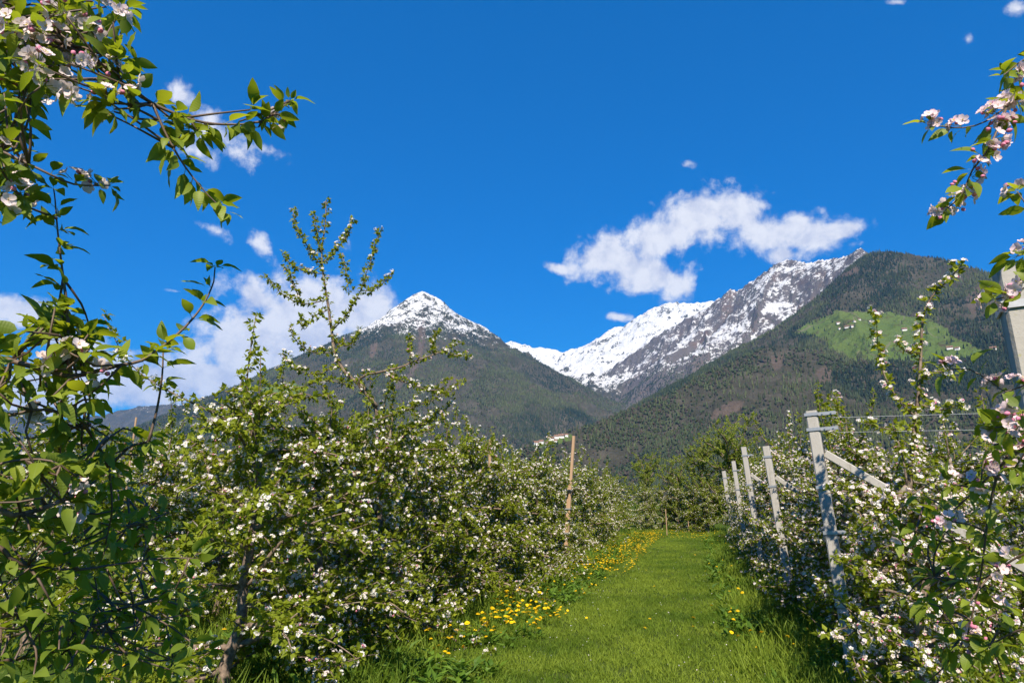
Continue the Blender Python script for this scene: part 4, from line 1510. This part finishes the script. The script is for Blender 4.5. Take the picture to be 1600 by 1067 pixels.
out(t, t.n('ShaderNodeMixShader', i_0=.42, i_1=pr.outputs[0], i_2=tr.outputs[0]).outputs[0])
NEAR_LEAF = [near_leaf(600 + i) for i in range(14)]


def near_flower(seed, pink):
    """open apple blossom: five cupped petals, stamens, stalk; z is the flower axis, size in metres"""
    q = np.random.default_rng(seed)
    V, F, mi, tn = [], [], [], []
    for k in range(5):
        a = 2 * math.pi * k / 5 + q.normal(0, .06)
        L, W_ = .020 * q.uniform(.9, 1.1), .0085 * q.uniform(.9, 1.15)
        cup = q.uniform(.15, .65)
        o = len(V)
        for i, tt in enumerate((.08, .4, .75, 1.0)):
            wd = (.25, .85, 1.0, .45)[i] * W_
            for s_ in (-1, 0, 1):
                x, y = tt * L, s_ * wd
                z = cup * L * tt ** 1.6 + abs(s_) * wd * .35 + q.normal(0, .0006)
                V.append((x * math.cos(a) - y * math.sin(a), x * math.sin(a) + y * math.cos(a), z))
                tn.append(np.clip(pink + .35 * (i == 3) * pink + q.normal(0, .05), 0, 1))
        for i in range(3):
            for j in range(2):
                b_ = o + i * 3 + j
                F.append((b_, b_ + 1, b_ + 4, b_ + 3))
                mi.append(0)
    o = len(V)
    for k in range(9):
        a = q.uniform(0, 6.28)
        r_, h = q.uniform(.001, .0055), q.uniform(.006, .010)
        x, y = r_ * math.cos(a), r_ * math.sin(a)
        b_ = len(V)
        V += [(x * .3, y * .3, 0), (x + .0009, y, h), (x - .0005, y + .0008, h), (x, y, h + .0012)]
        tn += [.3] * 4
        F += [(b_, b_ + 1, b_ + 2), (b_ + 1, b_ + 3, b_ + 2)]
        mi += [1, 1]
    b_ = len(V)
    V += [(.0012, 0, 0), (-.0006, .001, 0), (-.0006, -.001, 0), (.001, 0, -.03), (-.0005, .0009, -.03), (-.0005, -.0009, -.03)]
    tn += [.6] * 6
    F += [(b_, b_ + 1, b_ + 4, b_ + 3), (b_ + 1, b_ + 2, b_ + 5, b_ + 4), (b_ + 2, b_, b_ + 3, b_ + 5)]
    mi += [2] * 3
    return _flower_mesh('near_flower', V, F, mi, tn)


def _flower_mesh(nm, V, F, mi, tn):
    me = bpy.data.meshes.new(nm)
    me.from_pydata(V, [], F)
    for m in (M_PETAL, M_STAMEN, M_LEAF, M_BUD):
        me.materials.append(m)
    me.polygons.foreach_set('material_index', mi)
    me.polygons.foreach_set('use_smooth', [True] * len(F))
    a = me.attributes.new('tint', 'FLOAT', 'POINT')
    a.data.foreach_set('value', np.array(tn, dtype=np.float32))
    me.update()
    return me


def near_bud(seed):
    q = np.random.default_rng(seed)
    V, F, mi, tn = [], [], [], []
    prof = [(-.030, .0008), (-.002, .001), (.0, .0042), (.005, .0072), (.010, .0066), (.014, .0032), (.016, .0)]
    for (z, r_) in prof:
        for k in range(7):
            a = 2 * math.pi * k / 7
            V.append((r_ * math.cos(a), r_ * math.sin(a), z))
            tn.append(q.random())
    for i in range(len(prof) - 1):
        for k in range(7):
            F.append((i * 7 + k, i * 7 + (k + 1) % 7, (i + 1) * 7 + (k + 1) % 7, (i + 1) * 7 + k))
            mi.append(2 if i < 2 else 3)
    return _flower_mesh('near_bud', V, F, mi, tn)


FLOWERS_L = [near_flower(700 + i, .36) for i in range(5)]
FLOWERS_R = [near_flower(720 + i, .50) for i in range(5)]
BUDS = [near_bud(740 + i) for i in range(3)]


class NearTree:
    def __init__(self, x, y, label, seed, flowers, bloom):
        self.g = np.random.default_rng(seed)
        self.root = bpy.data.objects.new('apple_tree', None)
        COL.objects.link(self.root)
        self.o = Vector((x, y, float(ground_z(np.array(float(x)), np.array(float(y))))))
        self.root.location = self.o
        tag(self.root, label, 'apple tree', 'near apple trees at the picture edges')
        self.flowers, self.bloom = flowers, bloom
        self.leaves, self.blooms, self.nodes = [], [], []
        self.twigs = MB()

    def loc(self, p):
        return at(*p) - self.o

    def trunk(self, h, r_):
        g = self.g
        pts = spline([Vector((0, 0, -.1)), Vector((g.normal(0, .03), g.normal(0, .03), h * .35)), Vector((g.normal(0, .05), g.normal(0, .05), h * .7)), Vector((g.normal(0, .05), 0, h))], .1)
        b = MB()
        b.tube(pts, [r_ * (1 - .6 * i / len(pts)) for i in range(len(pts))], 9)
        link('trunk', b.mesh('near_trunk', [M_BARK], True), self.root)
        self.stem = pts

    def branch(self, pl, r0, r1=.0022, leaf_gap=.045, start=0.0, join=True, bloom=None, bark=False, per=(3, 5)):
        g = self.g
        P = [self.loc(p) for p in pl]
        if join:
            q = min(self.stem, key=lambda s_: (s_ - P[0]).length + 1.2 * max(0, s_.z - P[0].z + .1))
            P = [q.copy()] + P
        pts = spline(P, .025)
        n = len(pts)
        b = MB()
        b.tube(pts, [r0 + (r1 - r0) * (i / n) ** .8 for i in range(n)], 7)
        link('branch', b.mesh('near_branch', [M_BARK if bark else M_TWIG], True), self.root)
        first = int(n * start) if not join else max(int(n * start), int(n * .15))
        self.nodes += pts[first:]
        acc_ = 0.0
        for i in range(max(1, first), n):
            acc_ += (pts[i] - pts[i - 1]).length
            if acc_ >= leaf_gap or i == n - 1:
                acc_ = 0.0
                tdir = (pts[i] - pts[i - 1]).normalized()
                self.rosette(pts[i], tdir, g.integers(per[0], per[1] + 1) + (2 if i == n - 1 else 0), self.bloom if bloom is None else bloom)

    def rosette(self, p, tdir, k, bloom):
        g = self.g
        for _ in range(int(k)):
            r_ = Vector(g.normal(size=3))
            r_ = (r_ - tdir * r_.dot(tdir)).normalized()
            d = (r_ * g.uniform(.7, 1.1) + tdir * g.uniform(.1, .8) + Vector((0, 0, g.uniform(-.35, .35)))).normalized()
            up = (Vector((0, 0, 1)) + Vector(g.normal(0, .45, 3))).normalized()
            self.leaves.append((p, d, up, g.uniform(.034, .082)))
        if g.random() < bloom:
            c = (tdir * .4 + Vector(g.normal(0, .5, 3)) + Vector((0, -.2, .4))).normalized()
            for _ in range(int(g.integers(3, 6))):
                d = (c + Vector(g.normal(0, .55, 3))).normalized()
                self.blooms.append((p + d * .034 + c * .006, d, 0))
            for _ in range(int(g.integers(1, 4))):
                d = (c + Vector(g.normal(0, .6, 3))).normalized()
                self.blooms.append((p + d * .034, d, 1))

    def spray(self, u0, u1, v0, v1, d0, d1, n, bloom=None, k=(4, 7)):
        """short leafy spurs growing off the nearest limb"""
        g = self.g
        for _ in range(n):
            p = self.loc((g.uniform(u0, u1), g.uniform(v0, v1), g.uniform(d0, d1)))
            near_ = sorted(self.nodes[::3], key=lambda s_: (s_ - p).length)[:5]
            q = near_[int(g.integers(0, len(near_)))]
            gap_ = (p - q).length
            if gap_ > .34:
                p = q + (p - q) * (g.uniform(.12, .34) / gap_)
                gap_ = (p - q).length
            mid = (p + q) / 2 + Vector(g.normal(0, .10, 3)) * gap_
            sp = spline([q, mid, p], .04)
            if len(sp) > 2:
                self.twigs.tube(sp, [.0042 * (1 - .55 * i / len(sp)) for i in range(len(sp))], 5)
            tdir = (sp[-1] - sp[-2]).normalized()
            self.rosette(p, tdir, g.integers(*k), self.bloom if bloom is None else bloom)
            if len(sp) > 6:
                self.rosette(sp[len(sp) // 2], tdir, 3, 0)

    def finish(self, max_parts=300):
        g = self.g
        if self.twigs.v:
            tag(link('twigs', self.twigs.mesh('near_twigs', [M_TWIG], True), self.root), kind='stuff')
        cam_l = Vector((0, 0, CAM_H)) - self.o
        fwd = Vector((-math.sin(YAW) * math.cos(PITCH), math.cos(YAW) * math.cos(PITCH), math.sin(PITCH)))
        rt = Vector((math.cos(YAW), math.sin(YAW), 0))
        upv = rt.cross(fwd)
        def shown(p):
            d = p - cam_l
            z = d.dot(fwd)
            inside_ = z > 0 and abs(d.dot(rt) / z) < .81 and abs(d.dot(upv) / z) < .55
            return (0 if inside_ else 1, d.length)
        def frame(d, up):
            x = d
            y = up.cross(x)
            y = y.normalized() if y.length > 1e-4 else x.orthogonal().normalized()
            return Matrix((x, y, x.cross(y))).transposed()
        self.leaves.sort(key=lambda l: shown(l[0]))
        rest_v, rest_l, rest_c, off = [], [], [], 0
        cache = {}
        for i, (p, d, up, L) in enumerate(self.leaves):
            M3 = frame(d, up)
            me = NEAR_LEAF[int(g.integers(0, len(NEAR_LEAF)))]
            if i < max_parts:
                o = link('leaf', me, self.root)
                o.matrix_basis = Matrix.Translation(p) @ (M3 * L).to_4x4()
            else:
                if me.name not in cache:
                    cache[me.name] = (np.array([v.co[:] for v in me.vertices]), [tuple(f.vertices) for f in me.polygons])
                vv, ff = cache[me.name]
                rest_v.append(vv @ (np.array(M3) * L).T + np.array(p[:]))
                for f in ff:
                    rest_l += [j + off for j in f]
                    rest_c.append(len(f))
                off += len(vv)
        if rest_v:
            tn = np.repeat(np.clip(g.normal(.5, .25, len(rest_v)), 0, 1), len(rest_v[0]))
            me = mesh_np('near_foliage', np.concatenate(rest_v), rest_l, np.array(rest_c), [M_NEAR], smooth=True, attrs={'tint': tn})
            tag(link('foliage', me, self.root), kind='stuff')
        self.blooms.sort(key=lambda l: shown(l[0]))
        for i, (p, d, kind) in enumerate(self.blooms[:max_parts]):
            me = BUDS[int(g.integers(0, 3))] if kind else self.flowers[int(g.integers(0, 5))]
            o = link('flower_bud' if kind else 'flower', me, self.root)
            q = d.to_track_quat('Z', 'Y')
            sc = g.uniform(.78, 1.05)
            o.matrix_basis = Matrix.Translation(p) @ (q.to_matrix() * sc).to_4x4() @ Matrix.Rotation(g.uniform(0, 6.28), 4, 'Z')
        print(self.root.name, 'leaves', len(self.leaves), 'blooms', len(self.blooms))


# ---- left edge
nt = NearTree(-2.25, 1.25, 'close apple tree at the left edge whose long leafy branches hang into the sky', 51, FLOWERS_L, .16)
nt.trunk(3.1, .075)
nt.branch([(-40, 10, 2.15), (0, 22, 2.1), (60, 48, 2.05), (115, 78, 2.0), (165, 112, 1.95), (205, 140, 1.95), (238, 162, 1.95), (290, 184, 1.95), (335, 194, 1.95), (395, 193, 1.95), (425, 180, 1.95), (452, 158, 1.95)], .016, .0016, .030, .25, per=(3, 5))
nt.branch([(238, 162, 1.95), (262, 215, 1.95), (290, 262, 1.95), (325, 305, 1.95), (352, 330, 1.95)], .0048, .0014, .032, .05, False, 0.05, per=(3, 5))
nt.branch([(-30, 228, 2.2), (0, 236, 2.15), (60, 264, 2.1), (115, 288, 2.1), (172, 290, 2.1)], .011, .0018, .034, .2, bloom=.45)
nt.branch([(-30, 310, 2.2), (0, 308, 2.2), (30, 305, 2.2)], .006, .002, .03, .3)
nt.branch([(-40, 560, 2.3), (0, 560, 2.25), (55, 574, 2.2), (110, 588, 2.2), (150, 580, 2.2), (190, 570, 2.2), (222, 563, 2.2), (255, 540, 2.2), (290, 510, 2.2), (318, 475, 2.2), (334, 440, 2.2), (336, 418, 2.2)], .014, .0018, .032, .22, per=(3, 5), bloom=.14)
nt.branch([(110, 588, 2.2), (107, 530, 2.2), (105, 480, 2.2), (97, 420, 2.2), (90, 360, 2.2), (86, 312, 2.2), (84, 296, 2.2)], .0058, .0016, .030, .05, False, 0, per=(3, 5))
nt.branch([(232, 690, 2.3), (245, 640, 2.3), (253, 590, 2.25), (255, 548, 2.25)], .005, .0022, .05, .55, False, .3)
nt.branch([(-40, 790, 2.4), (20, 805, 2.4), (100, 780, 2.5), (160, 740, 2.6), (200, 700, 2.6), (232, 690, 2.5)], .013, .004, .06, .2, bark=True)
nt.branch([(-40, 850, 2.4), (30, 880, 2.4), (110, 890, 2.5), (190, 880, 2.6), (250, 872, 2.6), (310, 872, 2.6)], .011, .002, .04, .25, bloom=.3)
nt.branch([(-40, 660, 2.3), (10, 650, 2.3), (70, 640, 2.3), (130, 660, 2.4), (180, 690, 2.4)], .010, .002, .035, .2, bloom=.2)
nt.branch([(-40, 980, 2.5), (30, 960, 2.5), (110, 970, 2.6), (180, 990, 2.7)], .010, .002, .045, .2, bloom=.2)
nt.branch([(-40, 740, 2.3), (20, 720, 2.25), (80, 720, 2.2), (120, 745, 2.2)], .008, .002, .035, .25, bloom=.2)
nt.branch([(-40, 1050, 2.6), (60, 1022, 2.75), (150, 1010, 2.9), (240, 1032, 3.1), (320, 1020, 3.2)], .012, .002, .05, .2, bloom=.25)
nt.branch([(110, 970, 2.6), (190, 950, 2.8), (250, 935, 2.95), (310, 940, 3.1)], .007, .002, .045, .1, False, .3)
nt.branch([(100, 780, 2.5), (150, 815, 2.6), (210, 820, 2.75), (265, 800, 2.9)], .006, .002, .045, .1, False, .3)
nt.branch([(130, 660, 2.4), (165, 720, 2.5), (175, 790, 2.55), (165, 850, 2.6)], .006, .002, .045, .1, False, .2)
nt.spray(-20, 150, -10, 110, 1.9, 2.5, 46, .45)
nt.spray(120, 215, -10, 30, 2.0, 2.4, 10, .5)
nt.spray(-20, 110, 60, 165, 1.9, 2.4, 22, .4)
nt.spray(-20, 45, 130, 330, 2.0, 2.4, 26, .35)
nt.spray(150, 245, 80, 185, 1.9, 2.0, 12, .25)
nt.spray(-20, 150, 500, 640, 2.1, 2.5, 36, .14)
nt.spray(40, 140, 470, 560, 2.1, 2.3, 14, .08)
nt.spray(-20, 140, 640, 860, 2.2, 2.7, 40, .18)
nt.spray(-20, 110, 840, 1067, 2.3, 2.8, 34, .14)
nt.spray(100, 230, 660, 960, 2.5, 3.2, 26, .2)
nt.spray(280, 350, 185, 205, 1.93, 1.97, 5, 0, (4, 6))
nt.spray(370, 440, 165, 200, 1.93, 1.97, 6, 0, (4, 6))
nt.spray(60, 330, 900, 1067, 2.6, 3.3, 34, .25)
nt.spray(60, 130, 95, 160, 1.85, 1.95, 7, 1.0, (1, 3))
nt.spray(20, 190, 0, 60, 1.85, 1.95, 8, 1.0, (1, 3))
nt.finish()

# ---- right edge
nr = NearTree(2.0, 3.0, 'close apple tree at the right edge with pink and white blossom against the sky', 52, FLOWERS_R, .6)
nr.trunk(3.3, .06)
nr.branch([(1680, 130, 2.9), (1630, 140, 2.75), (1598, 152, 2.65), (1566, 172, 2.55), (1540, 190, 2.5), (1505, 200, 2.5), (1456, 196, 2.45)], .010, .0018, .026, .35, per=(1, 3), bloom=.8)
nr.branch([(1572, 170, 2.55), (1545, 232, 2.5), (1520, 265, 2.5), (1502, 305, 2.5), (1478, 328, 2.5)], .005, .0016, .026, .05, False, .95, per=(1, 3))
nr.branch([(1680, 70, 2.8), (1630, 85, 2.75), (1598, 95, 2.7), (1568, 118, 2.6)], .007, .002, .035, .4, bloom=.6)
nr.branch([(1680, 350, 2.7), (1630, 330, 2.65), (1602, 318, 2.6), (1590, 300, 2.6)], .006, .002, .035, .4, bloom=.5)
nr.branch([(1680, 420, 2.5), (1630, 440, 2.45), (1600, 450, 2.4), (1575, 463, 2.4), (1556, 468, 2.4)], .006, .002, .03, .4, bloom=.8)
nr.branch([(1680, 400, 2.6), (1620, 395, 2.55), (1590, 400, 2.5)], .005, .002, .03, .4, bloom=.5)
nr.branch([(1690, 590, 2.7), (1640, 598, 2.65), (1602, 601, 2.6), (1572, 612, 2.6), (1548, 596, 2.6), (1515, 577, 2.6), (1482, 578, 2.6)], .007, .0018, .034, .42, bloom=.75, per=(1, 3))
nr.branch([(1690, 670, 2.8), (1640, 690, 2.7), (1600, 702, 2.7), (1560, 730, 2.75), (1500, 788, 2.9), (1455, 822, 3.0), (1408, 832, 3.0)], .010, .002, .05, .38, bloom=.6, bark=True)
nr.branch([(1690, 960, 2.9), (1640, 975, 2.8), (1590, 985, 2.8), (1540, 1008, 2.9), (1480, 1010, 3.0)], .009, .002, .05, .38, bloom=.35)
nr.branch([(1560, 732, 2.75), (1545, 800, 2.8), (1532, 900, 2.85), (1512, 990, 2.9)], .005, .002, .10, .1, False, .3)
nr.branch([(1690, 840, 2.9), (1640, 850, 2.8), (1590, 870, 2.8), (1530, 905, 2.9), (1460, 900, 3.1)], .008, .002, .055, .38, bloom=.5)
nr.branch([(1640, 640, 2.5), (1600, 660, 2.5), (1555, 668, 2.5)], .006, .002, .035, .3, bloom=.8)
nr.spray(1530, 1620, 640, 760, 2.5, 2.9, 10, .7, (3, 5))
nr.spray(1440, 1620, 740, 1067, 2.7, 3.4, 30, .45, (3, 6))
nr.spray(1380, 1500, 800, 1000, 3.0, 3.4, 8, .5, (3, 5))
nr.finish()
# ------------------------------------------------------------------ the air of the valley
hz = MB()
hz.box((-1000, 6500, 1600), (34000, 25000, 3206))
m_haze = bpy.data.materials.new('valley_air')
m_haze.use_nodes = True
t = NT(m_haze.node_tree)
pvn = t.n('ShaderNodeVolumePrincipled')
pvn.inputs['Color'].default_value = (.12, .40, .92, 1)
pvn.inputs['Density'].default_value = 0.000026
pvn.inputs['Anisotropy'].default_value = 0.0
t.n('ShaderNodeOutputMaterial', i_Volume=pvn.outputs[0])
tag(link('haze', hz.mesh('haze', [m_haze])), 'thin bluish haze filling the valley air', 'haze', kind='stuff')
